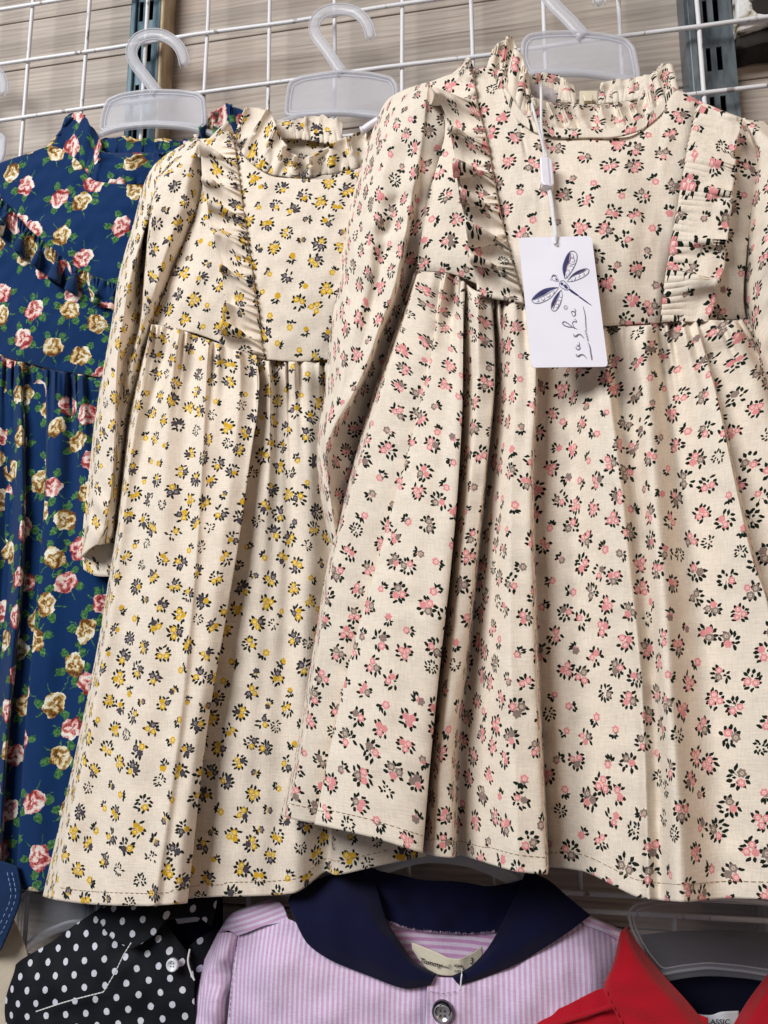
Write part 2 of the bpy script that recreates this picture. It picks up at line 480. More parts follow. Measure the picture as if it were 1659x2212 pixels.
def resample(col, n):
    c = np.asarray(col, float)
    l = np.concatenate([[0], np.cumsum(np.hypot(np.diff(c[:, 0]), np.diff(c[:, 1])) + 1e-6)])
    return pchip(c, n, l)

def ripples(u, v, amp, lo, hi, n=14, seed=0, aniso=1.0):
    g = np.random.default_rng(seed); out = np.zeros_like(u)
    for _ in range(n):
        wl = math.exp(g.uniform(math.log(lo), math.log(hi))); th = g.uniform(0, 2 * math.pi)
        kx, ky = math.cos(th) * 2 * math.pi / wl * aniso, math.sin(th) * 2 * math.pi / wl / aniso
        out += np.sin(kx * u + ky * v + g.uniform(0, 6.28)) * (wl / hi) ** 0.7
    return out * amp / math.sqrt(n / 2)

def arclen(G):
    nv, nu, _ = G.shape
    du = np.linalg.norm(np.diff(G, axis=1), axis=2)
    u = np.concatenate([np.zeros((nv, 1)), np.cumsum(du, 1)], 1)
    u += (G[:, nu // 2, 0] - u[:, nu // 2])[:, None]
    dv = np.linalg.norm(np.diff(G, axis=0), axis=2)
    v = -np.concatenate([np.zeros((1, nu)), np.cumsum(dv, 0)], 0)
    v = v + G[:1, :, 2]
    return u, v

def surface(name, G, mat, parent, uvo=(0, 0), uvrot=0.0, thick=0.0011, uv=None):
    nv, nu, _ = G.shape
    u, v = arclen(G) if uv is None else uv
    cr, sr = math.cos(uvrot), math.sin(uvrot)
    U = np.stack([u * cr - v * sr + uvo[0], u * sr + v * cr + uvo[1]], -1).reshape(-1, 2)
    idx = np.arange(nv * nu).reshape(nv, nu)
    f = np.stack([idx[:-1, :-1], idx[1:, :-1], idx[1:, 1:], idx[:-1, 1:]], -1).reshape(-1, 4)
    o = make(name, G.reshape(-1, 3), f.tolist(), mat, parent, U)
    if thick:
        md = o.modifiers.new('cloth_thickness', 'SOLIDIFY'); md.thickness = thick; md.offset = -1
    return o

def sheet(name, cols, mat, parent, off=0.0, nu=160, nv=160, wr=0.0006, seed=0, dip=(0, 0, 0, 0),
          gather=None, uvo=None, uvrot=0.0, rows=None, thick=0.0011, wl=(0.012, 0.07), post=None, flat=False, fold=1.0, long=None):
    """cloth through columns of (x, y, depth); dip = seam pull at left, right, top, bottom"""
    rows = rows or max(len(c) for c in cols) * 3
    A = np.stack([resample(c, rows) for c in cols], 1)
    if fold != 1.0:
        B = A[..., 2].copy(); B[:, 1:-1] = (A[:, :-2, 2] + A[:, 1:-1, 2] * 1.0 + A[:, 2:, 2]) / 3
        B[:, 2:-2] = (B[:, 1:-3] + B[:, 2:-2] + B[:, 3:-1]) / 3
        k = np.ones(A.shape[1]); k[0] = k[-1] = 0
        A[..., 2] += (B - A[..., 2]) * (1 - fold) * k
    A = pchip(A, nv)
    A = pchip(A.transpose(1, 0, 2), nu).transpose(1, 0, 2)
    x, y, d = A[..., 0], A[..., 1], A[..., 2] + off
    G = P(x, y, d); u, v = arclen(G)
    d = d + ripples(u, v, wr, wl[0], wl[1], seed=seed)
    S_ = np.linspace(0, 1, nu)[None, :]; T_ = np.linspace(0, 1, nv)[:, None]
    wd = u[:, -1:] - u[:, :1]; ht = (v[:1] - v[-1:])
    if flat: uvm = (G[..., 0], G[..., 2])
    else: uvm = (u, v)
    e = 0.004
    d = d - dip[0] * np.exp(-S_ * wd / e) - dip[1] * np.exp(-(1 - S_) * wd / e)
    d = d - dip[2] * np.exp(-T_ * ht / e) - dip[3] * np.exp(-(1 - T_) * ht / e)
    if gather:
        amp, wave, fall = gather
        g = np.random.default_rng(seed + 5)
        ph = u[:1] / wave * 2 * math.pi + ripples(u[:1], v[:1] * 0, 1.6, 0.01, 0.05, seed=seed + 9)
        fade = np.exp(-T_ * ht / fall)
        d = d + amp * np.sin(ph) * fade + 0.0050 * np.exp(-((T_ * ht - 0.005) / 0.012) ** 2)
        d = d + amp * 0.5 * np.sin(ph * 1.9 + 2.0) * np.exp(-T_ * ht / (fall * 0.4))
        d = d + amp * 0.6 * np.sin(ph * 0.53 + 1.3) * np.exp(-T_ * ht / (fall * 2.2))
    if long:
        la, lw, lf = long
        ph = u[:1] / lw * 2 * math.pi + ripples(u[:1], v[:1] * 0, 1.1, 0.05, 0.14, seed=seed + 19)
        tt = T_ * ht
        d = d + la * np.sin(ph + tt * 2.0) * (1 - np.exp(-tt / 0.01)) * (0.5 + 0.5 * np.exp(-tt / lf))
        ph = u[:1] / (lw * 1.9) * 2 * math.pi + ripples(u[:1], v[:1] * 0, 1.2, 0.08, 0.2, seed=seed + 29)
        d = d + la * 1.2 * np.sin(ph - tt * 1.5) * (1 - np.exp(-tt / 0.03))
    if post is not None: d = post(x, y, d, S_, T_)
    G = P(x, y, d)
    if uvo is None: uvo = (seed * 0.137 + 0.31, seed * 0.093 + 0.77)
    o = surface(name, G, mat, parent, uvo, uvrot, thick, uvm)
    o_grid[name if parent is None else parent.name + '/' + name] = G
    return o, G
o_grid = {}
def creases(cx, cy, rx, ry, ax, ay, wave, amp):
    def f(x, y, d, S_, T_):
        w = np.exp(-((x - cx) / rx) ** 2 - ((y - cy) / ry) ** 2)
        ph = ((x - cx) * ax + (y - cy) * ay) / wave
        return d + amp * w * (np.sin(ph) + 0.5 * np.sin(ph * 0.47 + (x - cx) * 0.03))
    return f

def ruffle(name, base, outer, mat, parent, off=0.0, n=9, amp=0.006, along=0.5, seed=0, nu=360, nv=26,
           uvo=(0.2, 0.4), fine=0.0014, skew=0.6, dcurl=0.0, sharp=1.0, fq=4):
    """gathered frill: tight at its seam, folding over itself at the free edge"""
    g = np.random.default_rng(seed)
    B = resample(base, nu); O = resample(outer, nu)
    t = np.linspace(0, 1, nu)
    k = g.uniform(0.7, 1.3, n + 3); ph = np.cumsum(k); ph = np.interp(t * n, np.arange(n + 3), ph) * 2 * math.pi
    ph = ph + 0.35 * np.sin(t * 17 + seed)
    am = np.interp(t * n, np.arange(n + 3), g.uniform(0.35, 1.35, n + 3))
    tang = np.gradient((B + O) / 2, axis=0)[:, :2]; tang /= np.linalg.norm(tang, axis=1, keepdims=True) + 1e-9
    seg = np.linalg.norm(np.diff((B[:, :2] + O[:, :2]) / 2, axis=0), axis=1).sum() / n
    s = np.linspace(0, 1, nv)[:, None]
    drift = 0.8 * (s - 0.4) * np.sin(t * 21 + seed)[None] + 0.5 * s * np.sin(t * 47 + seed * 2)[None]
    wave = np.sin(ph[None] + drift); side = np.cos(ph[None] + skew + drift)
    pos = B[None] * (1 - s[..., None]) + O[None] * s[..., None]
    sh = s ** 1.05 * (1 - 0.22 * s ** 4)
    x = pos[..., 0] + tang[None, :, 0] * (along * seg * side * am[None]) * sh
    y = pos[..., 1] + tang[None, :, 1] * (along * seg * side * am[None]) * sh
    d = pos[..., 2] + off + amp * wave * am[None] * sh + dcurl * s * s
    ph2 = np.interp(t * n * fq, np.arange(n * fq + 5), np.cumsum(g.uniform(0.5, 1.5, n * fq + 5))) * 2 * math.pi
    d = d + fine * np.sin(ph2)[None] * np.exp(-(s / 0.38) ** 2) - 0.0008 * np.exp(-s * 14)
    # the free edge wanders a little
    nrm = np.stack([-tang[:, 1], tang[:, 0]], 1)
    wob = (g.normal(0, 1, 40)); wob = np.interp(t * 39, np.arange(40), wob) * 2.0
    x = x + nrm[None, :, 0] * wob[None] * s ** 2; y = y + nrm[None, :, 1] * wob[None] * s ** 2
    d = d + ripples(np.repeat(t[None] * seg * n / 3500, nv, 0), np.repeat(s * 0.025, nu, 1), 0.0007, 0.006, 0.02, seed=seed) * s
    G = P(x, y, d)
    uu, _ = arclen(G); uu = np.repeat(uu[int(nv * 0.6)][None] - uu[0, 0], nv, 0)
    wdt = np.linalg.norm(P(B[:, 0], B[:, 1], B[:, 2]) - P(O[:, 0], O[:, 1], O[:, 2]), axis=1).mean()
    o = surface(name, G, mat, parent, uvo, 1.2, 0.0016, (uu * 0.8, np.repeat(s * wdt, nu, 1)))
    return o

def sweep(path, a, b=None, seg=10, closed=False, axis=(0, 1, 0)):
    """tube along 3-d points; a half width in the wall's plane, b half depth"""
    p = np.asarray(path, float); n = len(p); b = a if b is None else b
    a = np.broadcast_to(a, (n,)); b = np.broadcast_to(b, (n,))
    t = np.gradient(p, axis=0) if not closed else (np.roll(p, -1, 0) - np.roll(p, 1, 0))
    t /= np.linalg.norm(t, axis=1, keepdims=True) + 1e-12
    ax = np.asarray(axis, float)
    nn = np.cross(t, ax); l = np.linalg.norm(nn, axis=1, keepdims=True)
    nn = np.where(l < 1e-3, np.array([1.0, 0, 0]), nn / (l + 1e-12))
    bb = np.cross(nn, t)
    th = np.linspace(0, 2 * math.pi, seg, endpoint=False)
    V = (p[:, None] + nn[:, None] * (a[:, None] * np.cos(th))[..., None] + bb[:, None] * (b[:, None] * np.sin(th))[..., None]).reshape(-1, 3)
    F = []
    m = n if closed else n - 1
    for i in range(m):
        j = (i + 1) % n
        for k in range(seg):
            q = (k + 1) % seg
            F.append((i * seg + k, i * seg + q, j * seg + q, j * seg + k))
    if not closed:
        F.append(tuple(range(seg))[::-1]); F.append(tuple((n - 1) * seg + k for k in range(seg)))
    return V, F

def join(parts):
    V, F, o = [], [], 0
    for v, f in parts:
        V.append(np.asarray(v)); F += [tuple(i + o for i in q) for q in f]; o += len(v)
    return np.concatenate(V), F

def px_path(pts, n=40, off=0.0):
    q = resample(pts, n)
    return P(q[:, 0], q[:, 1], q[:, 2] + off)

def smooth_path(pts, n):
    """Catmull-Rom through pixel points, for curls that double back"""
    p = np.asarray(pts, float); e = np.vstack([2 * p[0] - p[1], p, 2 * p[-1] - p[-2]])
    K = len(p) - 1; out = []
    for s in np.linspace(0, K, n):
        i = min(int(s), K - 1); t = s - i
        a, b, c, d = e[i], e[i + 1], e[i + 2], e[i + 3]
        out.append(0.5 * (2 * b + (c - a) * t + (2 * a - 5 * b + 4 * c - d) * t * t + (3 * b - a - 3 * c + d) * t**3))
    return np.array(out)

def prism(name, poly, d0, d1, mat, parent, bevel=0.0, smooth=False):
    """outline in the picture, given real depth between d0 (back) and d1 (front)"""
    poly = np.asarray(poly, float)
    f = P(poly[:, 0], poly[:, 1], np.full(len(poly), d1) if np.isscalar(d1) else d1)
    bk = f.copy(); bk[:, 1] += (d1 - d0) if np.isscalar(d1) else 0.0006
    n = len(poly); V = np.concatenate([f, bk])
    F = [tuple(range(n)), tuple(range(2 * n - 1, n - 1, -1))] + [(i, n + i, n + (i + 1) % n, (i + 1) % n) for i in range(n)]
    bm = bmesh.new(); vs_ = [bm.verts.new(v) for v in V]
    for q in F: bm.faces.new([vs_[i] for i in q])
    bmesh.ops.recalc_face_normals(bm, faces=bm.faces)
    bmesh.ops.triangulate(bm, faces=[q for q in bm.faces if len(q.verts) > 4])
    me = bpy.data.meshes.new(name); bm.to_mesh(me); bm.free(); me.materials.append(mat)
    o = bpy.data.objects.new(name, me)
    if parent is not None: place(o, parent)
    else: COL.objects.link(o)
    if bevel:
        md = o.modifiers.new('edge', 'BEVEL'); md.width = bevel; md.segments = 2; md.limit_method = 'ANGLE'
    return o

def box(name, lo, hi, mat, parent, bevel=0.0):
    lo = np.asarray(lo, float); hi = np.asarray(hi, float)
    V = [(x, y, z) for x in (lo[0], hi[0]) for y in (lo[1], hi[1]) for z in (lo[2], hi[2])]
    F = [(0, 1, 3, 2), (4, 6, 7, 5), (0, 4, 5, 1), (2, 3, 7, 6), (0, 2, 6, 4), (1, 5, 7, 3)]
    o = make(name, V, F, mat, parent, smooth=False)
    if bevel:
        md = o.modifiers.new('edge', 'BEVEL'); md.width = bevel; md.segments = 2
    return o

def dashes(name, pts, mat, parent, r=0.00017, on=0.0021, gap=0.0012):
    """row of stitches lying on 3-d points"""
    p = np.asarray(pts); l = np.concatenate([[0], np.cumsum(np.linalg.norm(np.diff(p, axis=0), axis=1))])
    parts = []; s = 0.0; g = np.random.default_rng(len(p))
    while s + on < l[-1]:
        q = np.stack([np.interp([s, s + on * 0.5, s + on], l, p[:, k]) for k in range(3)], 1)
        q[1, 1] -= 0.0001
        parts.append(sweep(q, r, r, 5)); s += on + gap * g.uniform(0.7, 1.4)
    V, F = join(parts)
    return make(name, V, F, mat, parent)

def text_mesh(name, body, to_px, d, mat, parent, size=1.0, shear=0.0, bold=0.0):
    cu = bpy.data.curves.new(name, 'FONT'); cu.body = body; cu.size = size; cu.shear = shear; cu.offset = bold
    cu.resolution_u = 3
    t = bpy.data.objects.new(name, cu); COL.objects.link(t)
    dg = bpy.context.evaluated_depsgraph_get(); dg.update()
    me = bpy.data.meshes.new_from_object(t.evaluated_get(dg))
    co = np.array([v.co[:] for v in me.vertices]); fs = [tuple(p.vertices) for p in me.polygons]
    bpy.data.objects.remove(t); bpy.data.meshes.remove(me); bpy.data.curves.remove(cu)
    q = np.array([to_px(x, y) for x, y, _ in co])
    dd = d(q[:, 0], q[:, 1]) if callable(d) else np.full(len(q), d)
    return make(name, P(q[:, 0], q[:, 1], dd), fs, mat, parent, smooth=False)

def strokes(name, lines, d, mat, parent, n=24):
    """printed pen strokes: (points, half width in picture units)"""
    parts = []
    for pts, w in lines:
        q = smooth_path(pts, n) if len(pts) > 2 else np.array([np.array(pts[0]) * (1 - s) + np.array(pts[1]) * s for s in np.linspace(0, 1, 4)])
        t = np.gradient(q, axis=0); t /= np.linalg.norm(t, axis=1, keepdims=True) + 1e-9
        nn = np.stack([-t[:, 1], t[:, 0]], 1)
        k = np.linspace(0, 1, len(q))
        ww = (w * (0.45 + 0.55 * np.sin(math.pi * np.clip(k, 0.06, 0.94))))[:, None]
        a, b = q + nn * ww, q - nn * ww
        V = np.concatenate([a, b]); m = len(q)
        dd = d(V[:, 0], V[:, 1]) if callable(d) else np.full(len(V), d)
        parts.append((P(V[:, 0], V[:, 1], dd), [(i, i + 1, m + i + 1, m + i) for i in range(m - 1)]))
    V, F = join(parts)
    return make(name, V, F, mat, parent, smooth=False)

# ------------------------------------------------------------------ the wall
WALL = 0.030                                   # wall face behind the grid plane
wall = box('wall', (-0.55, WALL + 0.008, 0.75), (1.35, WALL + 0.03, 2.35), MAT['dark'], None); tag(wall, kind='structure')
wmats = [wood('pale_wood_plank_%d' % k, k * 1.37 + 0.4) for k in range(5)]
pitch = 0.0505
ztop = P(140, 33, -WALL)[2]
pm = {}
for k in range(-6, 24):
    z1 = ztop - k * pitch; z0 = z1 - pitch + 0.0011
    if z0 < 0.78 or z1 > 2.3: continue
    box('plank', (-0.5, WALL, z0), (1.3, WALL + 0.0079, z1), wmats[(k * 3) % 5], wall, 0.0009)

# ------------------------------------------------------------------ wire grids
def wire_path(p0, p1, n=14, wob=0.0004):
    p0, p1 = np.array(p0), np.array(p1); t = np.linspace(0, 1, n)[:, None]
    q = p0 * (1 - t) + p1 * t
    return q + RNG.normal(0, wob, q.shape) * np.sin(np.pi * np.clip(t, 0.1, 0.9))
R_W = 0.00165
def wire_panel(label, i0, i1, j0, j1, base):
    g = thing('wire_grid_panel', label, 'wire grid', base, 'wire display grids on the wall')
    for i in range(i0, i1 + 1):
        V, F = sweep(wire_path(grid_to_world(i, j0, 0.0), grid_to_world(i, j1, 0.0)), R_W, seg=8, axis=(0, 1, 0))
        make('vertical_wire', V, F, MAT['wire'], g)
    js = list(range(math.ceil(j0), math.floor(j1) + 1))
    for j in sorted(set([j0] + js + [j1])):
        V, F = sweep(wire_path(grid_to_world(i0 - 0.3, j, -0.052), grid_to_world(i1 + 0.3, j, -0.052)), R_W, seg=8)
        make('horizontal_wire', V, F, MAT['wire'], g)
wire_panel('large white wire grid behind the floral dresses', -4, 14, -3, 12.9, grid_to_world(5, 12.9, 0))
wire_panel('white wire grid behind the lower row of shirts', -4, 14, 13.08, 18, grid_to_world(5, 18, 0))

# ------------------------------------------------------------------ slotted steel uprights
def channel(label, xl, xr, ytop, mat, slots, fold, edge):
    """xl, xr: (left, right) at the top of the picture; stands against the wall"""
    a = P(xl, ytop, -0.010); b = P(xr, ytop, -0.010)
    z0, z1 = 0.85, 2.15
    x0, x1 = a[0], b[0]; w = x1 - x0; yf = 0.010
    r = thing('slotted_steel_upright', label, 'shelf upright', ((x0 + x1) / 2, yf, z0))
    s0, s1, s2, s3 = slots                     # slot columns as fractions of the width
    t = 0.0016
    def strip(n, u0, u1, za, zb): return box(n, (x0 + u0 * w, yf, za), (x0 + u1 * w, yf + t, zb), mat, r)
    strip('front_strip', 0.0, s0, z0, z1); strip('front_strip', s1, s2, z0, z1); strip('front_strip', s3, 1.0, z0, z1)
    box('side_flange', (x0 - 0.0002, yf - 0.0012, z0), (x0 + t, WALL - 0.0005, z1), mat, r)
    box('side_flange', (x1 - t, yf - 0.0012, z0), (x1 + 0.0002, WALL - 0.0005, z1), mat, r)
    if fold: box('rolled_lip', (x0 + fold[0] * w, yf - 0.003, z0), (x0 + fold[1] * w, yf - 0.0002, z1), mat, r, 0.001)
    if edge: box('edge_trim', (x1 + 0.0004, yf - 0.002, z0), (x1 + edge, WALL - 0.0006, z1), MAT['brass'], r, 0.0015)
    pitch_ = 0.0405; zz = P(xl, ytop, -0.010)[2] + 0.002; k = 0
    zc = zz
    while zc < z1 - 0.03: zc += pitch_
    while zc > z0 + 0.03:
        for u0, u1 in ((s0, s1), (s2, s3)):
            strip('slot_bridge', u0, u1, zc - pitch_ * 0.5 + pitch_ * 0.48, zc + pitch_ * 0.5)
        zc -= pitch_
    box('inner_back', (x0 + t + 0.0003, WALL - 0.003, z0), (x1 - t - 0.0003, WALL - 0.0008, z1), MAT['dark'], r)
channel('bluish galvanised slotted upright behind the blue dress hanger', 286, 348, 10, MAT['channel'], (0.26, 0.40, 0.58, 0.74), (0.02, 0.2), 0.0045)
channel('dark grey slotted upright at the top right behind the grid', 1476, 1578, 10, MAT['channel_dark'], (0.40, 0.50, 0.62, 0.74), (0.05, 0.22), 0.0)

# peeling block beside the right upright
blk = thing('painted_wood_block', 'peeling white painted block with a dark hole in the top right corner', 'wood block', P(1640, 70, -0.012))
c = P([1589, 1700], [70, 70], -0.008)
def ring_face(cx, cy, rx, ry, n=28):
    a = np.linspace(0, 2 * math.pi, n, endpoint=False)
    return np.stack([cx + rx * np.cos(a), cy + ry * np.sin(a)], 1)
prism('block_body', [(1590, -40), (1760, -40), (1760, 40), (1659, 47), (1592, 68)], -0.028, 0.0, MAT['plaster'], blk, 0.002)
prism('hole', [(1624, 2), (1640, -6), (1665, -6), (1700, -4), (1704, 26), (1668, 31), (1636, 27), (1626, 18)], -0.001, 0.0008, MAT['dark'], blk)
prism('underside_shade', [(1592, 70), (1659, 49), (1762, 42), (1762, 84), (1700, 88), (1650, 92), (1612, 103), (1590, 98)], -0.028, -0.006, MAT['dark'], blk, 0.002)  # dark slab stands in for the shadow below the block

# ------------------------------------------------------------------ hangers
def hanger(label, hook, hw, body, bar, d, group='milky plastic hangers', hookd=None, rim=True, barw=9, pm_='panel'):
    mid = np.mean(np.array(body), 0) if body else np.array(hook[-1])
    h = thing('plastic_hanger', label, 'clothes hanger', P(mid[0], mid[1], d), group)
    if hook:
        q = smooth_path(hook, 60); pts = P(q[:, 0], q[:, 1], np.full(len(q), d))
        scl = 1 / (F0 / (abs(CAM[1]) - d))
        k = np.linspace(0, 1, 60); wv = hw * scl * (1 - 0.12 * k); wv[-4:] *= [0.97, 0.9, 0.75, 0.45]
        V, F = sweep(pts, wv, 0.0021, 14)
        make('hook', V, F, MAT['plastic'], h)
        ed = smooth_path(hook, 60); tt = np.gradient(ed, axis=0); tt /= np.linalg.norm(tt, axis=1, keepdims=True)
        nn = np.stack([-tt[:, 1], tt[:, 0]], 1)
        for sg in (-1, 1):
            e = ed + nn * sg * hw * 0.86
            V, F = sweep(P(e[:, 0], e[:, 1], np.full(60, d + 0.0012)), 0.0006, 0.0011, 6)
            make('hook_rib', V, F, MAT['plastic'], h)
    if body:
        b = np.array(body, float)
        prism('body_panel', b, d - 0.0005, d + 0.0005, MAT[pm_], h)
        if rim:
            for ins, wd in ((0.0, 0.0016), (0.10, 0.0008)):
                c_ = b.mean(0); e = b + (c_ - b) * np.array([ins * 0.62, ins * 1.5])
                e = np.vstack([e, e[:1]]); dn = []
                for i in range(len(e) - 1):
                    for s in np.linspace(0, 1, 8, endpoint=False): dn.append(e[i] * (1 - s) + e[i + 1] * s)
                dn = np.array(dn)
                for _ in range(3): dn = (np.roll(dn, 1, 0) + dn * 2 + np.roll(dn, -1, 0)) / 4
                V, F = sweep(P(dn[:, 0], dn[:, 1], np.full(len(dn), d + 0.0006)), wd, wd * 1.1, 8, closed=True) if pm_ == 'panel' else sweep(P(dn[:, 0], dn[:, 1], np.full(len(dn), d + 0.0006)), wd * 0.45, wd * 0.6, 8, closed=True)
                make('rim' if ins == 0 else 'inner_rib', V, F, MAT['plastic' if pm_ == 'panel' else 'clear'], h)
    if bar:
        q = resample([(x, y, dd) for x, y, dd in bar], 50)
        V, F = sweep(P(q[:, 0], q[:, 1], q[:, 2]), barw / 3300.0, 0.0022, 12)
        make('shoulder_bar', V, F, MAT['plastic' if pm_ == 'panel' else 'lowlitpanel'], h)
    return h

hanger('milky hanger holding the blue rose dress, hooked in front of the steel upright',
       [(340, 200), (315, 168), (292, 138), (284, 112), (296, 86), (322, 75), (350, 76), (378, 92), (393, 113), (400, 141)], 13,
       [(218, 284), (222, 250), (233, 218), (262, 205), (325, 196), (390, 198), (428, 203), (441, 215), (444, 245), (445, 277), (400, 270), (330, 266), (262, 273)],
       [(120, 345, 0.002), (170, 312, 0.005), (215, 291, 0.006), (265, 276, 0.006), (330, 270, 0.006), (395, 274, 0.006), (445, 285, 0.006), (500, 305, 0.006), (560, 335, 0.004)], 0.006)
hanger('milky hanger holding the yellow floral dress, in the middle of the top row',
       [(740, 160), (706, 109), (683, 78), (679, 55), (691, 33), (718, 21), (748, 21), (772, 29), (792, 50), (803, 84)], 12.5,
       [(618, 250), (620, 215), (626, 181), (650, 168), (734, 155), (800, 160), (846, 170), (857, 186), (858, 225), (852, 256), (800, 247), (734, 243), (670, 246)],
       [(505, 318, 0.018), (560, 288, 0.018), (612, 263, 0.016), (670, 248, 0.014), (734, 244, 0.014), (800, 250, 0.014), (860, 262, 0.014), (920, 285, 0.016)], 0.014)
hanger('milky hanger holding the pink floral dress, its hook cut off by the top edge',
       [(1262, 80), (1228, 42), (1196, 10), (1176, -22), (1182, -55), (1210, -75), (1245, -78), (1275, -60), (1290, -30), (1295, 10)], 15,
       [(1140, 160), (1128, 125), (1130, 92), (1142, 78), (1180, 72), (1244, 70), (1310, 77), (1352, 88), (1368, 105), (1377, 150), (1380, 178), (1330, 166), (1244, 156), (1180, 157)],
       [(1030, 205, 0.04), (1085, 180, 0.04), (1145, 162, 0.038), (1190, 158, 0.037), (1244, 158, 0.037), (1310, 165, 0.037), (1380, 186, 0.038), (1440, 212, 0.042), (1500, 245, 0.044)], 0.036, barw=10)
hanger('milky hanger cut off by the left edge beside the blue dress',
       [(-70, 235), (-95, 200), (-100, 170), (-80, 145), (-45, 138), (-15, 150), (4, 172), (8, 204)], 13,
       [(-160, 350), (-150, 300), (-130, 285), (-60, 278), (-10, 286), (4, 292), (11, 300), (9, 330), (2, 352), (-60, 345)],
       [(-170, 360, 0.004), (-80, 350, 0.004), (-2, 362, 0.004), (20, 375, 0.002)], 0.004)

# ------------------------------------------------------------------ blue rose dress
ob = 0.0
blue = thing('girls_dress', 'navy blue dress with pink and gold roses at the left', 'dress', P(90, 1925, 0.0), 'dresses in the top row')
bm_ = MAT['rose']
sheet('bodice', [
    [(-60, 380, 0.0076), (-70, 500, 0.0076), (-80, 640, 0.0076), (-90, 766, 0.0060)],
    [(0, 352, 0.0124), (-5, 480, 0.0136), (-10, 640, 0.0136), (-15, 768, 0.0118)],
    [(62, 331, 0.0148), (60, 450, 0.0166), (55, 620, 0.0172), (50, 783, 0.0148)],
    [(112, 316, 0.0154), (120, 450, 0.0178), (120, 620, 0.0190), (118, 799, 0.0154)],
    [(162, 342, 0.0154), (178, 450, 0.0184), (175, 620, 0.0190), (170, 808, 0.0154)],
    [(210, 392, 0.0160), (225, 480, 0.0184), (230, 620, 0.0184), (225, 815, 0.0154)],
    [(300, 399, 0.0160), (300, 480, 0.0172), (300, 620, 0.0172), (300, 815, 0.0148)],
    [(420, 392, 0.0124), (420, 500, 0.0136), (420, 620, 0.0136), (420, 815, 0.0088)]], bm_, blue, ob, 130, 130, 0.0012, 3, (0, 0, 0, .0012), flat=True, uvo=(0.5, 0.5))
sheet('skirt', [
    [(-90, 764, 0.0050), (-110, 1100, 0.0050), (-120, 1400, 0.0050), (-130, 1925, 0.0050)],
    [(-10, 766, 0.0136), (-20, 1100, 0.0172), (-50, 1500, 0.0196), (-80, 1920, 0.0208)],
    [(20, 778, 0.0100), (18, 1100, 0.0100), (0, 1392, 0.0100), (-25, 1650, 0.0100), (-40, 1920, 0.0100)],
    [(42, 781, 0.0148), (48, 1050, 0.0196), (42, 1230, 0.0208), (26, 1420, 0.0214), (8, 1650, 0.0214), (-6, 1920, 0.0214)],
    [(54, 783, 0.0076), (60, 1000, 0.0073), (60, 1200, 0.0073), (40, 1442, 0.0073), (20, 1642, 0.0073), (8, 1900, 0.0073)],
    [(94, 795, 0.0076), (96, 1000, 0.0073), (92, 1150, 0.0073), (78, 1342, 0.0073), (58, 1542, 0.0073), (40, 1900, 0.0073)],
    [(106, 797, 0.0136), (103, 1000, 0.0184), (92, 1142, 0.0208), (75, 1342, 0.0220), (57, 1542, 0.0226), (34, 1917, 0.0232)],
    [(128, 801, 0.0160), (124, 1000, 0.0208), (118, 1142, 0.0226), (106, 1342, 0.0238), (92, 1542, 0.0244), (70, 1925, 0.0250)],
    [(150, 805, 0.0100), (155, 1000, 0.0148), (155, 1142, 0.0178), (150, 1342, 0.0202), (138, 1542, 0.0214), (120, 1928, 0.0226)],
    [(176, 809, 0.0148), (188, 1000, 0.0190), (200, 1142, 0.0202), (205, 1342, 0.0208), (200, 1542, 0.0220), (190, 1930, 0.0232)],
    [(215, 815, 0.0088), (235, 1000, 0.0112), (260, 1142, 0.0124), (270, 1342, 0.0136), (275, 1542, 0.0148), (270, 1930, 0.0160)],
    [(300, 815, 0.0088), (340, 1000, 0.0100), (370, 1300, 0.0112), (390, 1542, 0.0112), (390, 1925, 0.0112)]], bm_, blue, ob, 260, 150, 0.0007, 5, (0, 0, .001, 0), gather=(0.0022, 0.011, 0.03), uvo=(1.1, 0.2))
sheet('back_panel', [
    [(-60, 380, 0.0050), (-90, 800, 0.0050), (-130, 1915, 0.0050)], [(60, 345, 0.0050), (60, 800, 0.0050), (20, 1915, 0.0050)],
    [(215, 330, 0.0050), (215, 800, 0.0050), (150, 1920, 0.0050)], [(420, 330, 0.0050), (420, 800, 0.0050), (390, 1915, 0.0050)]], bm_, blue, ob + 0.0055, 60, 60, 0.0003, 8, uvo=(2.2, 0.4))
ruffle('bib_ruffle', [(-40, 392, .018), (10, 436, .0190), (52, 484, 0.0196), (105, 530, 0.0202), (150, 566, 0.0202), (205, 596, 0.0202), (262, 616, 0.0196)],
       [(-62, 445, .021), (-18, 490, .0225), (34, 542, 0.0232), (82, 582, 0.0238), (130, 616, 0.0244), (188, 650, 0.0244), (256, 672, 0.0232)], bm_, blue, ob, 8, 0.0070, 0.45, 4, uvo=(3.1, 0.8), nu=260)
ruffle('collar_ruffle', [(100, 322, 0.0136), (140, 335, 0.0148), (172, 362, 0.0160), (207, 394, 0.0166), (255, 399, 0.0166), (310, 398, 0.0166), (420, 392, 0.0136)],
       [(140, 262, 0.0076), (172, 243, 0.0100), (205, 285, 0.0148), (222, 325, 0.0184), (255, 338, 0.0196), (310, 334, 0.0196), (420, 330, 0.0136)], bm_, blue, ob - 0.003, 6, 0.0062, 0.36, 12, fine=0.0007, fq=2, uvo=(4.3, 0.3))
ruffle('back_collar_ruffle', [(215, 372, 0.0050), (280, 372, 0.0050), (340, 368, 0.0050), (420, 350, 0.0050)],
       [(212, 305, 0.0050), (262, 298, 0.0050), (320, 302, 0.0050), (420, 305, 0.0050)], bm_, blue, ob, 6, 0.0025, 0.3, 14, uvo=(5.3, 0.1), nu=200)
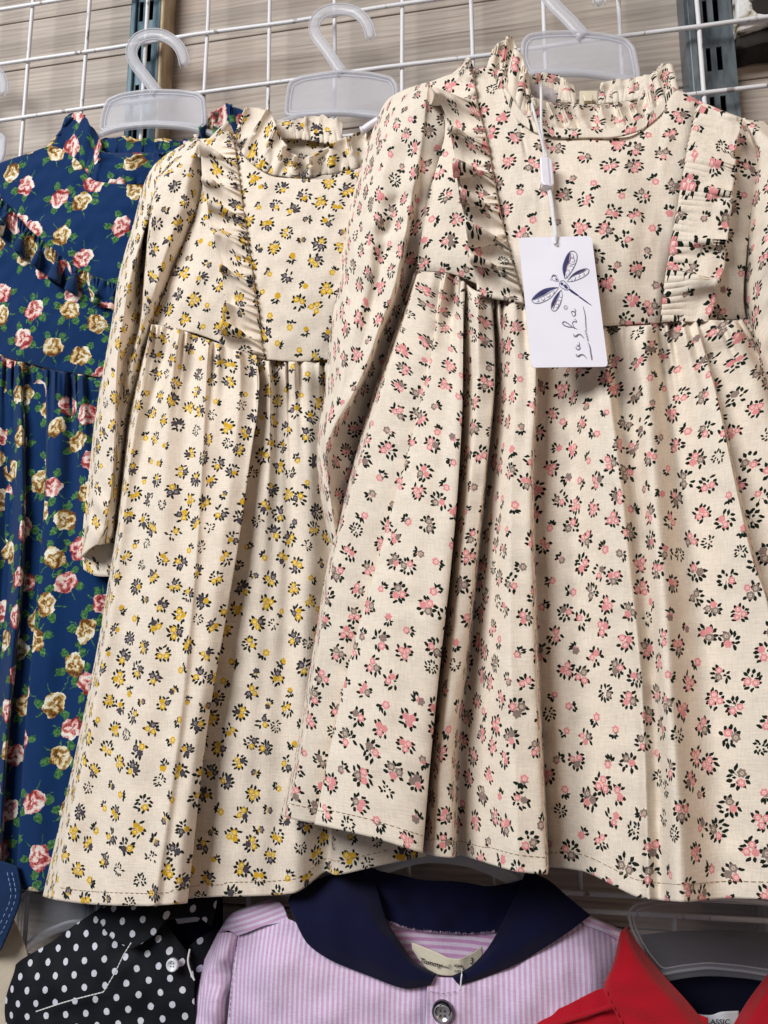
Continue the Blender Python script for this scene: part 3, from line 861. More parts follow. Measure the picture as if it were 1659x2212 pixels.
ruffle('back_collar_ruffle', [(415, 345, 0.0050), (450, 330, 0.0050), (490, 316, 0.0060), (535, 305, 0.0060)],
       [(420, 300, 0.0050), (458, 250, 0.0060), (492, 228, 0.0070), (532, 250, 0.0060)], bm_, blue, ob, 4, 0.006, 0.55, 21, uvo=(5.9, 0.1), nu=160)

# ------------------------------------------------------------------ yellow floral dress
oy = 0.018
yel = thing('girls_dress', 'cream dress printed with small yellow and grey flowers, middle of the top row', 'dress', P(400, 1950, 0.04), 'dresses in the top row')
ym = MAT['yellow']
sheet('side_panel', [
    [(432, 300, .030), (440, 370, .032), (432, 430, .032), (400, 520, .030), (360, 620, .029), (325, 701, .022)],
    [(465, 298, .034), (474, 370, .037), (474, 430, .038), (458, 520, .037), (430, 620, .036), (405, 716, .031)],
    [(503, 298, .035), (512, 350, .037), (522, 425, .039), (537, 525, .039), (553, 640, .037), (570, 776, .031)]],
      ym, yel, oy, 90, 150, 0.0010, 2, (.001, .0015, 0, .0012), flat=True, uvo=(0.9, 0.35))
sheet('front_panel', [
    [(503, 298, .035), (512, 350, .037), (522, 425, .039), (537, 525, .039), (553, 640, .037), (570, 776, .031)],
    [(535, 346, .037), (552, 420, .041), (568, 500, .042), (588, 600, .041), (604, 700, .037), (612, 780, .031)],
    [(600, 383, .040), (610, 450, .043), (622, 530, .044), (634, 620, .042), (645, 700, .038), (650, 781, .031)],
    [(690, 387, .041), (696, 450, .043), (702, 530, .044), (705, 620, .042), (708, 700, .037), (712, 777, .031)],
    [(775, 371, .039), (782, 450, .040), (788, 530, .040), (790, 620, .039), (790, 700, .035), (790, 775, .029)],
    [(850, 320, .030), (870, 450, .025), (880, 600, .020), (880, 700, .018), (880, 775, .018)]],
      ym, yel, oy, 150, 150, 0.0011, 12, (.0015, 0, .001, .0012), flat=True, uvo=(1.4, 0.15))
sheet('skirt', [
    [(325, 701, .016), (310, 764, .014), (280, 894, .010), (250, 1142, .008), (220, 1342, .008), (165, 1617, .008), (92, 1936, .010)],
    [(333, 701, .028), (319, 794, .034), (294, 920, .038), (264, 1142, .042), (238, 1342, .044), (188, 1617, .046), (120, 1944, .050)],
    [(362, 705, .024), (345, 800, .029), (322, 920, .033), (300, 1142, .041), (282, 1342, .044), (245, 1617, .048), (190, 1953, .052)],
    [(392, 713, .033), (377, 830, .041), (362, 960, .046), (352, 1142, .051), (336, 1342, .053), (302, 1617, .056), (250, 1956, .060)],
    [(420, 723, .025), (410, 844, .032), (404, 960, .038), (402, 1142, .044), (388, 1342, .048), (360, 1617, .051), (312, 1957, .056)],
    [(484, 746, .034), (478, 860, .045), (468, 994, .050), (452, 1142, .054), (432, 1342, .056), (404, 1600, .058), (358, 1955, .062)],
    [(553, 768, .033), (560, 838, .042), (540, 994, .048), (520, 1142, .051), (487, 1342, .053), (449, 1567, .055), (405, 1950, .058)],
    [(556, 770, .026), (560, 834, .028), (537, 994, .030), (516, 1142, .030), (481, 1342, .030), (444, 1567, .030), (401, 1943, .030)],
    [(574, 779, .029), (578, 834, .031), (574, 994, .032), (560, 1142, .032), (538, 1342, .032), (512, 1567, .032), (476, 1937, .032)],
    [(592, 780, .019), (597, 919, .020), (600, 1044, .022), (594, 1200, .024), (580, 1400, .025), (566, 1567, .026), (545, 1936, .028)],
    [(645, 781, .030), (648, 919, .032), (652, 1044, .034), (655, 1200, .034), (650, 1400, .035), (645, 1600, .035), (632, 1930, .036)],
    [(702, 777, .020), (710, 919, .016), (712, 1044, .015), (715, 1200, .015), (715, 1400, .015), (715, 1600, .015), (704, 1884, .016)],
    [(722, 777, .026), (738, 919, .026), (742, 1044, .026), (745, 1200, .027), (742, 1400, .028), (738, 1600, .030), (727, 1890, .034)],
    [(780, 775, .022), (800, 919, .022), (810, 1044, .022), (820, 1200, .023), (830, 1400, .024), (835, 1600, .025), (840, 1866, .028)],
    [(850, 775, .008), (870, 919, .008), (890, 1044, .008), (900, 1200, .008), (910, 1400, .008), (915, 1600, .008), (920, 1850, .008)]],
      ym, yel, oy, 420, 220, 0.0007, 4, (0, 0, .0015, 0), gather=(0.0034, 0.014, 0.036), long=(0.0030, 0.030, 0.12), fold=0.70, uvo=(0.2, 0.6))
GY = o_grid['girls_dress.001/skirt'] if 'girls_dress.001/skirt' in o_grid else o_grid[yel.name + '/skirt']
sheet('sleeve', [
    [(425, 297, .024), (365, 330, .016), (330, 360, .010), (313, 392, .008), (290, 475, .006), (255, 604, .006), (240, 704, .006), (220, 814, .006), (200, 944, .006), (190, 1060, .006), (178, 1180, .006), (175, 1204, .006)],
    [(427, 299, .027), (375, 335, .026), (342, 365, .026), (322, 400, .026), (300, 475, .027), (266, 604, .027), (250, 704, .027), (232, 814, .027), (213, 944, .027), (205, 1060, .027), (190, 1160, .027), (184, 1194, .027)],
    [(429, 301, .029), (385, 340, .032), (355, 372, .034), (338, 410, .035), (316, 480, .036), (281, 604, .036), (263, 704, .035), (251, 794, .034), (246, 960, .033), (240, 1050, .032), (222, 1140, .030), (208, 1178, .028)],
    [(430, 302, .028), (380, 346, .032), (342, 385, .029), (324, 430, .022), (315, 500, .014), (307, 600, .008), (298, 704, .014), (268, 800, .020), (252, 960, .024), (244, 1050, .026), (232, 1140, .026), (220, 1176, .026)],
    [(431, 302, .030), (386, 350, .038), (352, 390, .042), (335, 440, .043), (325, 510, .043), (315, 600, .041), (309, 690, .034), (288, 780, .024), (264, 930, .022), (252, 1050, .022), (242, 1140, .022), (230, 1174, .022)],
    [(431, 302, .031), (412, 352, .041), (396, 402, .044), (380, 462, .044), (358, 535, .043), (336, 615, .040), (318, 705, .028), (298, 790, .016), (272, 940, .012), (260, 1050, .012), (248, 1140, .013), (238, 1173, .014)],
    [(432, 302, .029), (440, 370, .028), (434, 430, .028), (402, 520, .025), (362, 620, .022), (335, 700, .012), (315, 790, .006), (300, 894, .004), (285, 1019, .004), (272, 1120, .004), (262, 1175, .006)]],
      ym, yel, oy, 130, 240, 0.0014, 6, (0, .001, 0, 0), post=creases(215, 1110, 30, 60, 0.9, -0.6, 8, 0.002), uvo=(2.2, 0.9), uvrot=0.25, wl=(0.015, 0.06))
sheet('sleeve_back', [
    [(425, 300, .018), (330, 365, .004), (292, 480, .002), (242, 710, .002), (202, 944, .008), (177, 1204, .010), (180, 1230, .012)],
    [(428, 300, .018), (370, 380, .002), (330, 500, .0), (275, 720, .0), (240, 944, .006), (211, 1205, .010), (208, 1244, .012)],
    [(432, 302, .020), (435, 430, .012), (380, 560, .006), (330, 720, .002), (300, 894, .006), (262, 1205, .010), (258, 1246, .012)]],
      ym, yel, oy, 50, 120, 0.0005, 16, uvo=(6.2, 0.9), uvrot=0.25)
ruffle('bib_ruffle', [(503, 290, .037), (512, 350, .039), (522, 425, .041), (537, 525, .041), (553, 640, .039), (570, 768, .033)],
       [(476, 286, .038), (430, 312, .042), (438, 372, .046), (449, 450, .048), (468, 545, .048), (484, 640, .046), (474, 738, .040)], ym, yel, oy, 8, 0.0095, 0.52, 31, uvo=(2.7, 0.2), skew=0.9)
ruffle('collar_ruffle', [(500, 306, .036), (520, 335, .038), (548, 358, .040), (590, 378, .042), (645, 384, .043), (705, 377, .043), (770, 364, .041), (820, 345, .036)],
       [(540, 238, .026), (578, 238, .032), (600, 285, .040), (618, 322, .046), (655, 342, .048), (702, 318, .048), (745, 298, .046), (810, 268, .036)], ym, yel, oy - 0.0055, 8, 0.0070, 0.38, 41, fine=0.0008, fq=2, uvo=(3.6, 0.4))
ruffle('back_collar_ruffle', [(575, 300, .012), (630, 300, .008), (690, 308, .006), (742, 318, .008)],
       [(585, 262, .012), (635, 262, .006), (690, 252, .004), (738, 266, .006)], ym, yel, oy, 5, 0.003, 0.35, 43, uvo=(4.6, 0.4), nu=200)
sheet('back_panel', [
    [(440, 320, .016), (360, 700, .010), (260, 1142, .006), (120, 1925, .006)],
    [(590, 296, .008), (590, 760, .006), (540, 1142, .004), (480, 1925, .004)],
    [(700, 304, .006), (705, 760, .006), (720, 1142, .004), (700, 1870, .004)],
    [(850, 330, .010), (860, 760, .006), (900, 1142, .004), (920, 1840, .004)]], ym, yel, oy - 0.004, 90, 90, 0.0006, 18, uvo=(5.2, 0.3))

def hem_line(G, back, lift=0.0004):
    """line of points running `back` metres above the bottom edge of a cloth grid"""
    l = np.cumsum(np.linalg.norm(np.diff(G[::-1], axis=0), axis=2), 0)
    k = (l < back).sum(0); cols = np.arange(G.shape[1])
    q = G[G.shape[0] - 1 - np.clip(k, 1, G.shape[0] - 1), cols].copy()
    for _ in range(3): q[1:-1] = (q[:-2] + q[1:-1] * 2 + q[2:]) / 4
    q[:, 1] -= lift
    return q
def stitch_row(G, back, mat, parent, name='hem_stitching', a=0.0, b=1.0):
    q = hem_line(G, back); n = len(q); q = q[int(a * n):int(b * n)]
    dashes(name, q, mat, parent)
stitch_row(GY, 0.0085, MAT['browthread'], yel, a=0.08, b=0.93)

# ------------------------------------------------------------------ pink floral dress
op = 0.038
pink = thing('girls_dress', 'cream dress printed with small pink flowers, in front at the right, wearing a hang tag', 'dress', P(1150, 1890, 0.08), 'dresses in the top row')
pk = MAT['pink']
sheet('side_panel', [
    [(925, 178, .050), (962, 275, .056), (949, 340, .056), (924, 430, .055), (905, 545, .054), (899, 585, .052)],
    [(975, 160, .055), (1000, 275, .060), (998, 340, .061), (988, 430, .061), (975, 545, .060), (965, 590, .055)],
    [(1023, 150, .057), (1034, 235, .060), (1050, 292, .062), (1067, 385, .063), (1095, 520, .062), (1133, 665, .056)]],
      pk, pink, op, 90, 150, 0.0010, 22, (.001, .0015, 0, .0012), flat=True, uvo=(0.63, 0.2))
sheet('front_panel', [
    [(1023, 150, .057), (1034, 235, .060), (1050, 292, .062), (1067, 385, .063), (1095, 520, .062), (1133, 665, .056)],
    [(1057, 144, .058), (1085, 225, .061), (1108, 300, .064), (1128, 390, .066), (1150, 520, .065), (1180, 675, .057)],
    [(1135, 272, .062), (1155, 330, .065), (1175, 400, .068), (1195, 480, .069), (1215, 560, .067), (1240, 698, .057)],
    [(1225, 298, .063), (1240, 350, .066), (1260, 420, .069), (1280, 500, .069), (1295, 580, .067), (1309, 704, .057)],
    [(1344, 297, .063), (1348, 350, .067), (1352, 420, .069), (1354, 500, .069), (1358, 580, .067), (1365, 702, .057)],
    [(1412, 262, .061), (1410, 340, .065), (1404, 420, .067), (1398, 500, .067), (1394, 580, .065), (1392, 701, .057)],
    [(1464, 196, .060), (1456, 300, .063), (1440, 390, .065), (1428, 480, .066), (1418, 570, .064), (1410, 700, .056)],
    [(1509, 217, .059), (1489, 312, .062), (1473, 400, .064), (1459, 480, .064), (1445, 560, .062), (1427, 697, .055)]],
      pk, pink, op, 180, 150, 0.0011, 23, (.0015, .0015, .001, .0012), flat=True, uvo=(1.22, 0.5))
sheet('side_panel', [
    [(1509, 217, .059), (1489, 312, .062), (1473, 400, .064), (1459, 480, .064), (1445, 560, .062), (1427, 697, .055)],
    [(1560, 238, .057), (1560, 330, .061), (1552, 420, .062), (1545, 510, .061), (1535, 600, .059), (1520, 690, .054)],
    [(1606, 256, .051), (1638, 350, .054), (1625, 450, .054), (1612, 560, .053), (1606, 640, .050), (1612, 694, .044)]],
      pk, pink, op, 90, 150, 0.0010, 24, (.0015, .001, 0, .0012), flat=True, uvo=(1.77, 0.1))
_, GP = sheet('skirt', [
    [(899, 586, .040), (850, 725, .034), (800, 870, .030), (755, 1034, .026), (710, 1207, .024), (670, 1442, .022), (635, 1642, .022), (604, 1760, .022)],
    [(908, 586, .054), (862, 740, .056), (814, 890, .058), (770, 1034, .060), (725, 1207, .062), (684, 1442, .064), (650, 1642, .066), (622, 1767, .068)],
    [(952, 588, .052), (925, 800, .054), (875, 1010, .056), (822, 1202, .057), (753, 1457, .058), (713, 1645, .058), (686, 1781, .058)],
    [(962, 590, .057), (924, 800, .064), (872, 1010, .070), (818, 1202, .074), (748, 1457, .077), (707, 1645, .079), (679, 1781, .081)],
    [(978, 592, .052), (962, 820, .074), (930, 1060, .082), (892, 1250, .087), (845, 1480, .091), (812, 1650, .093), (788, 1805, .096)],
    [(1000, 610, .060), (1000, 819, .071), (990, 1042, .079), (975, 1217, .082), (950, 1442, .084), (930, 1642, .086), (913, 1843, .088)],
    [(999, 610, .048), (994, 819, .045), (983, 1042, .043), (966, 1217, .043), (940, 1442, .043), (919, 1642, .043), (901, 1838, .043)],
    [(1036, 632, .059), (1034, 819, .068), (1018, 1042, .071), (1000, 1217, .073), (978, 1442, .075), (955, 1632, .077), (943, 1850, .079)],
    [(1060, 640, .057), (1067, 790, .066), (1044, 1042, .070), (1019, 1267, .071), (999, 1442, .071), (974, 1632, .073), (976, 1853, .075)],
    [(1066, 642, .045), (1072, 790, .038), (1054, 1042, .037), (1034, 1267, .037), (1018, 1442, .037), (1000, 1632, .037), (994, 1848, .037)],
    [(1105, 652, .059), (1116, 844, .073), (1106, 1042, .079), (1104, 1292, .085), (1108, 1492, .089), (1114, 1642, .091), (1122, 1884, .095)],
    [(1150, 660, .057), (1158, 819, .067), (1147, 1042, .074), (1151, 1292, .080), (1158, 1492, .084), (1166, 1642, .086), (1181, 1889, .090)],
    [(1156, 664, .046), (1163, 819, .042), (1156, 1042, .040), (1162, 1292, .040), (1170, 1492, .040), (1177, 1642, .040), (1188, 1873, .041)],
    [(1224, 690, .050), (1215, 819, .048), (1226, 1042, .051), (1236, 1292, .052), (1242, 1492, .052), (1248, 1642, .052), (1254, 1881, .052)],
    [(1256, 700, .060), (1276, 880, .071), (1304, 1042, .077), (1338, 1280, .079), (1358, 1442, .079), (1368, 1642, .079), (1378, 1938, .080)],
    [(1328, 705, .048), (1350, 880, .057), (1368, 1042, .061), (1388, 1280, .065), (1402, 1442, .068), (1412, 1642, .070), (1420, 1944, .074)],
    [(1384, 703, .060), (1402, 880, .071), (1420, 1080, .080), (1442, 1342, .089), (1454, 1542, .093), (1466, 1700, .097), (1480, 1948, .101)],
    [(1442, 698, .047), (1470, 880, .055), (1500, 1080, .061), (1526, 1342, .066), (1542, 1542, .070), (1555, 1700, .073), (1578, 1941, .077)],
    [(1500, 690, .060), (1546, 850, .072), (1592, 1067, .080), (1627, 1217, .084), (1660, 1317, .086), (1692, 1642, .090), (1722, 1946, .092)],
    [(1508, 690, .050), (1552, 850, .054), (1602, 1067, .058), (1640, 1217, .060), (1680, 1342, .060), (1714, 1642, .060), (1745, 1950, .060)],
    [(1580, 692, .058), (1650, 850, .062), (1715, 1067, .068), (1760, 1300, .070), (1790, 1500, .073), (1810, 1700, .073), (1830, 1950, .078)],
    [(1620, 690, .040), (1710, 850, .030), (1790, 1067, .026), (1840, 1300, .026), (1870, 1500, .026), (1890, 1700, .026), (1910, 1950, .026)]],
      pk, pink, op, 620, 230, 0.0007, 25, (0, 0, .0015, 0), gather=(0.0034, 0.014, 0.036), long=(0.0036, 0.031, 0.12), fold=0.74, uvo=(0.4, 1.3))
stitch_row(GP, 0.0085, MAT['browthread'], pink, a=0.04, b=0.97)
sheet('sleeve', [
    [(921, 178, .048), (870, 195, .036), (833, 219, .026), (818, 250, .022), (789, 325, .020), (760, 430, .020), (745, 494, .020), (735, 594, .020), (715, 704, .020), (701, 850, .020), (684, 975, .020), (690, 1057, .020), (712, 1170, .020)],
    [(922, 180, .050), (880, 203, .046), (846, 230, .042), (832, 262, .041), (805, 335, .040), (777, 430, .040), (762, 494, .040), (750, 594, .040), (731, 704, .040), (714, 850, .038), (692, 970, .036), (698, 1057, .036), (716, 1173, .036)],
    [(923, 182, .052), (890, 212, .054), (866, 245, .056), (856, 290, .057), (832, 370, .058), (812, 470, .058), (800, 560, .057), (786, 640, .056), (764, 730, .054), (738, 830, .052), (704, 950, .048), (704, 1030, .046), (720, 1176, .044)],
    [(924, 182, .052), (904, 222, .058), (890, 270, .060), (878, 330, .058), (858, 420, .055), (838, 500, .053), (822, 580, .053), (806, 650, .053), (784, 730, .054), (756, 820, .053), (712, 925, .050), (704, 985, .048), (724, 1177, .044)],
    [(925, 181, .053), (918, 232, .060), (910, 290, .062), (900, 360, .063), (884, 450, .064), (868, 540, .064), (850, 620, .062), (821, 700, .060), (784, 804, .057), (752, 869, .054), (716, 935, .050), (706, 990, .048), (728, 1177, .044)],
    [(926, 181, .053), (925, 240, .058), (920, 300, .060), (912, 370, .058), (897, 460, .054), (880, 550, .048), (862, 630, .046), (833, 708, .042), (796, 808, .039), (763, 878, .037), (728, 945, .036), (720, 1000, .036), (738, 1179, .036)],
    [(928, 180, .052), (962, 275, .055), (950, 340, .055), (925, 430, .054), (907, 545, .052), (896, 600, .034), (882, 700, .020), (862, 800, .014), (822, 950, .010), (795, 1060, .010), (770, 1183, .012)]],
      pk, pink, op, 150, 260, 0.0014, 26, (0, .001, 0, 0), post=creases(862, 500, 60, 90, 0.35, 0.95, 8, 0.0014), uvo=(2.3, 0.3), uvrot=0.3, wl=(0.015, 0.06))
sheet('sleeve', [
    [(1603, 256, .050), (1628, 350, .046), (1610, 480, .044), (1602, 600, .042), (1614, 700, .036), (1650, 900, .030), (1690, 1100, .030)],
    [(1606, 257, .053), (1645, 340, .062), (1632, 480, .058), (1625, 600, .055), (1636, 720, .050), (1670, 900, .044), (1710, 1100, .044)],
    [(1612, 258, .054), (1690, 345, .068), (1672, 480, .070), (1668, 600, .067), (1682, 720, .060), (1712, 900, .052), (1745, 1100, .050)],
    [(1650, 262, .048), (1755, 380, .046), (1765, 500, .046), (1765, 600, .044), (1775, 720, .040), (1795, 900, .036), (1810, 1100, .036)]],
      pk, pink, op, 90, 150, 0.0016, 27, uvo=(2.9, 0.6), uvrot=-0.2, wl=(0.015, 0.06))
ruffle('bib_ruffle', [(1021, 152, .060), (1034, 235, .063), (1050, 292, .065), (1067, 385, .066), (1095, 520, .065), (1133, 655, .060)],
       [(988, 160, .060), (938, 196, .066), (962, 252, .070), (978, 330, .072), (992, 420, .073), (1010, 520, .073), (1030, 622, .066)], pk, pink, op, 7, 0.0125, 0.58, 51, uvo=(3.4, 0.2), skew=0.9)
ruffle('bib_ruffle', [(1509, 226, .061), (1489, 312, .065), (1473, 400, .067), (1459, 480, .067), (1445, 560, .065), (1427, 692, .058)],
       [(1603, 262, .066), (1588, 335, .069), (1582, 415, .070), (1572, 500, .070), (1562, 580, .069), (1531, 682, .062)], pk, pink, op, 5, 0.0046, 0.20, 57, fine=0.0006, fq=7, uvo=(4.0, 0.8), skew=0.2)
ruffle('collar_ruffle', [(1050, 156, .058), (1070, 180, .061), (1094, 214, .064), (1132, 268, .066), (1170, 288, .067), (1225, 294, .067), (1310, 294, .067), (1370, 280, .066), (1410, 254, .064), (1440, 220, .061), (1464, 192, .058)],
       [(1062, 108, .050), (1098, 84, .052), (1130, 132, .060), (1148, 208, .064), (1180, 224, .064), (1225, 226, .064), (1310, 228, .064), (1365, 222, .063), (1396, 196, .060), (1420, 158, .056), (1452, 140, .046)], pk, pink, op - 0.0075, 13, 0.0066, 0.34, 61, fine=0.0008, fq=2, uvo=(4.7, 0.3), nu=460)
sheet('collar_band', [
    [(1045, 152, .0585), (1057, 146, .0595)], [(1082, 205, .0635), (1096, 198, .0640)], [(1126, 268, .0665), (1138, 256, .0668)], [(1168, 291, .0680), (1174, 274, .0678)],
    [(1225, 299, .0685), (1226, 280, .0680)], [(1310, 299, .0685), (1308, 281, .0680)], [(1374, 286, .0675), (1366, 268, .0672)], [(1418, 258, .0650), (1406, 244, .0648)], [(1466, 200, .0600), (1452, 190, .0600)]],
      pk, pink, op - 0.0042, 160, 14, 0.0004, 29, uvo=(5.5, 0.1))
ruffle('back_collar_ruffle', [(1080, 222, .034), (1130, 222, .028), (1190, 222, .024), (1243, 226, .024)],
       [(1085, 168, .034), (1130, 165, .026), (1190, 164, .020), (1240, 186, .020)], pk, pink, op, 5, 0.004, 0.4, 71, uvo=(6.0, 0.3), nu=200)
ruffle('back_collar_ruffle', [(1290, 226, .024), (1340, 222, .026), (1390, 212, .032), (1440, 196, .042)],
       [(1292, 182, .020), (1335, 176, .022), (1392, 166, .030), (1436, 138, .042)], pk, pink, op, 5, 0.004, 0.4, 73, uvo=(6.6, 0.3), nu=200)
sheet('back_panel', [
    [(930, 190, .040), (915, 590, .034), (760, 1142, .022), (620, 1745, .020)],
    [(1085, 214, .032), (1080, 640, .026), (1000, 1142, .022), (960, 1840, .022)],
    [(1243, 220, .024), (1243, 690, .024), (1250, 1142, .022), (1260, 1872, .022)],
    [(1292, 220, .024), (1292, 690, .024), (1330, 1142, .022), (1330, 1880, .022)],
    [(1440, 205, .036), (1440, 690, .028), (1560, 1142, .022), (1580, 1920, .022)],
    [(1620, 275, .042), (1610, 690, .030), (1800, 1142, .022), (1890, 1930, .020)]], pk, pink, op - 0.004, 120, 100, 0.0006, 28, uvo=(5.2, 0.9))
# zip at the back of the neck
zp = prism('zip_tape', [(1252, 196), (1290, 196), (1292, 300), (1250, 300)], op + 0.0215, op + 0.0235, MAT['ziptape'], pink)
V, F = join([sweep(P([1266, 1266.5], [222, 262], op + 0.0255), 0.0009, 0.0010, 8), sweep(P([1275, 1275.5], [222, 262], op + 0.0255), 0.0009, 0.0010, 8)])
make('zip_teeth', V, F, MAT['zip'], pink)
zpull = prism('zip_pull', [(1259, 205), (1265, 199), (1276, 199), (1282, 205), (1279, 218), (1262, 218)], op + 0.025, op + 0.029, MAT['zip'], pink, 0.0006)
prism('plastic_tab', [(1146, 180), (1176, 184), (1203, 197), (1200, 226), (1172, 218), (1150, 222)], op + 0.033, op + 0.0335, MAT['clear'], pink)
# rows of stitching down the bib seams
for nm, pts in (('seam_stitching', [(1023, 152, .0606), (1034, 235, .0636), (1050, 292, .0656), (1067, 385, .0668), (1095, 520, .0658), (1133, 655, .0606)]),
                ('seam_stitching', [(1509, 224, .062), (1489, 312, .0655), (1473, 400, .0675), (1459, 480, .0675), (1445, 560, .0655), (1427, 690, .0585)])):
    dashes(nm, px_path(pts, 120, op), MAT['browthread'], pink, 0.00022, 0.0024, 0.0006)
dashes('seam_stitching', px_path([(503, 296, .0378), (512, 350, .0398), (522, 425, .0418), (537, 525, .0418), (553, 640, .0398), (570, 768, .0338)], 120, oy), MAT['browthread'], yel, 0.00020, 0.0024, 0.0006)

# white plastic fastener at the neck of the yellow dress
fst = thing('tag_fastener', 'short white plastic tag fastener poking out beside the pink dress shoulder', 'tag fastener', P(797, 272, 0.055))
V, F = sweep(px_path([(782, 283, .056), (797, 272, .057), (818, 259, .058)], 12), 0.0026, 0.0024, 10)
make('barrel', V, F, MAT['seal'], fst)
V, F = sweep(px_path([(780, 284, .056), (784, 282, .056)], 4), 0.0032, 0.003, 10)
make('barrel_end', V, F, MAT['seal'], fst)

# ------------------------------------------------------------------ hang tag
def zt(x, y): return (1069.8 + x * 0.18187, 466.3 + y * 0.18187)
DT0 = op + 0.0735
def dtag(x, y): return DT0 + (np.asarray(y) - 510) * 0.000030 + (np.asarray(x) - 1200) * 0.00001
tagt = thing('hang_tag', 'white card hang tag with a blue dragonfly, hanging on the pink floral dress', 'hang tag', P(1230, 792, DT0))
def rounded(c, r=9, n=5):
    c = np.array(c, float); out = []
    for i in range(4):
        a, b, d = c[i - 1], c[i], c[(i + 1) % 4]
        u = (a - b) / np.linalg.norm(a - b); v = (d - b) / np.linalg.norm(d - b)
        for s in np.linspace(0, 1, n):
            out.append(b + u * r * (1 - s) ** 2 + v * r * s ** 2)
    return np.array(out)
outl = rounded([zt(275, 258), zt(1145, 240), zt(1340, 1790), zt(430, 1802)], 9, 6)
hole = ring_face(*zt(715, 340), 5.2, 4.2, 18)
# card: outline with a punched hole, 0.6 mm thick
bm = bmesh.new()
def loop(pts, y):
    d = dtag(pts[:, 0], pts[:, 1]); q = P(pts[:, 0], pts[:, 1], d); q[:, 1] += y
    return [bm.verts.new(v) for v in q]
for y in (0.0, 0.0006):
    o1, h1 = loop(outl, y), loop(hole, y)
    es = [bm.edges.new((L[i], L[(i + 1) % len(L)])) for L in (o1, h1) for i in range(len(L))]
    bmesh.ops.triangle_fill(bm, edges=es, use_beauty=True)
    if y == 0.0: k0 = (o1, h1)
    else:
        for A_, B_ in zip(k0, (o1, h1)):
            for i in range(len(A_)): bm.faces.new((A_[i], A_[(i + 1) % len(A_)], B_[(i + 1) % len(A_)], B_[i]))
bmesh.ops.recalc_face_normals(bm, faces=bm.faces)
me = bpy.data.meshes.new('card'); bm.to_mesh(me); bm.free(); me.materials.append(MAT['card'])
place(bpy.data.objects.new('card', me), tagt)
dprint = lambda x, y: dtag(x, y) + 0.00025
dprint2 = lambda x, y: dtag(x, y) + 0.00035
Z = lambda L: [zt(x, y) for x, y in L]
# dragonfly
def fillpoly(name, polys, dfun, mat, parent):
    parts = []
    bm = bmesh.new()
    for pl in polys:
        q = np.array(pl); vs_ = [bm.verts.new(v) for v in P(q[:, 0], q[:, 1], dfun(q[:, 0], q[:, 1]))]
        bm.faces.new(vs_)
    bmesh.ops.triangulate(bm, faces=bm.faces[:])
    me = bpy.data.meshes.new(name); bm.to_mesh(me); bm.free(); me.materials.append(mat)
    return place(bpy.data.objects.new(name, me), parent)
wings = {
    'a': [(825, 745), (800, 640), (812, 560), (850, 470), (890, 425), (930, 418), (965, 450), (970, 510), (945, 590), (900, 670), (850, 735), (825, 745)],
    'b': [(855, 780), (900, 715), (960, 665), (1030, 635), (1085, 627), (1112, 645), (1100, 685), (1040, 730), (960, 765), (900, 780), (855, 780)],
    'c': [(752, 850), (670, 850), (580, 870), (500, 920), (440, 985), (445, 1020), (490, 1040), (560, 1025), (640, 985), (705, 920), (752, 850)],
    'd': [(785, 878), (740, 920), (700, 975), (668, 1045), (668, 1105), (695, 1130), (735, 1110), (775, 1040), (795, 950), (785, 878)]}
lead = {
    'a': [(825, 745), (800, 640), (812, 560), (850, 470), (885, 430), (880, 500), (868, 560), (848, 610), (835, 670)],
    'b': [(855, 780), (900, 715), (960, 665), (1030, 635), (1085, 627), (1030, 665), (970, 690), (910, 725)],
    'c': [(752, 850), (670, 850), (580, 870), (500, 920), (440, 985), (445, 1000), (500, 975), (580, 935), (650, 890), (700, 870)],
    'd': [(785, 878), (740, 920), (700, 975), (668, 1045), (668, 1105), (700, 1050), (730, 990), (760, 930)]}
fillpoly('wing_edge_print', [Z(lead[k]) for k in 'abcd'], dprint, MAT['ink'], tagt)
strokes('wing_outline_print', [(Z(wings[k]), 0.8) for k in 'abcd'], dprint2, MAT['inkgrey'], tagt, 60)
curls = []
for pts in ([(885, 440), (890, 500), (872, 560), (850, 600), (838, 660)], [(905, 440), (930, 470), (920, 500), (900, 490)], [(880, 560), (920, 575), (955, 560)], [(905, 500), (940, 510), (935, 545), (908, 545)],
            [(870, 600), (905, 590), (930, 620), (905, 640)], [(850, 640), (880, 650), (885, 690), (860, 690)], [(840, 690), (850, 720), (835, 735)],
            [(900, 730), (950, 700), (1010, 680), (1070, 650)], [(940, 710), (955, 740), (935, 765)], [(990, 690), (1005, 715), (985, 735)], [(1040, 670), (1060, 690), (1045, 705)], [(900, 750), (915, 770), (895, 775)],
            [(700, 880), (650, 905), (590, 940), (520, 975), (460, 1000)], [(690, 890), (705, 910), (680, 925)], [(630, 915), (655, 945), (620, 965), (605, 940)], [(570, 945), (590, 985), (560, 1005), (545, 975)], [(500, 980), (520, 1010), (490, 1025)],
            [(765, 930), (735, 1000), (705, 1060), (690, 1110)], [(760, 960), (790, 970)], [(745, 1000), (780, 1010), (765, 1040)], [(720, 1050), (755, 1050), (740, 1090), (715, 1085)]):
    curls.append((Z(pts), 0.55))
strokes('wing_curl_print', curls, dprint2, MAT['inkgrey'], tagt, 14)
strokes('wing_copper_print', [(Z([(892, 425), (895, 500), (875, 555), (850, 600), (843, 660)]), 0.9), (Z([(1085, 640), (1030, 668), (980, 690)]), 0.8), (Z([(740, 990), (705, 1050), (688, 1105)]), 0.9)], dprint2, MAT['ink2'], tagt)
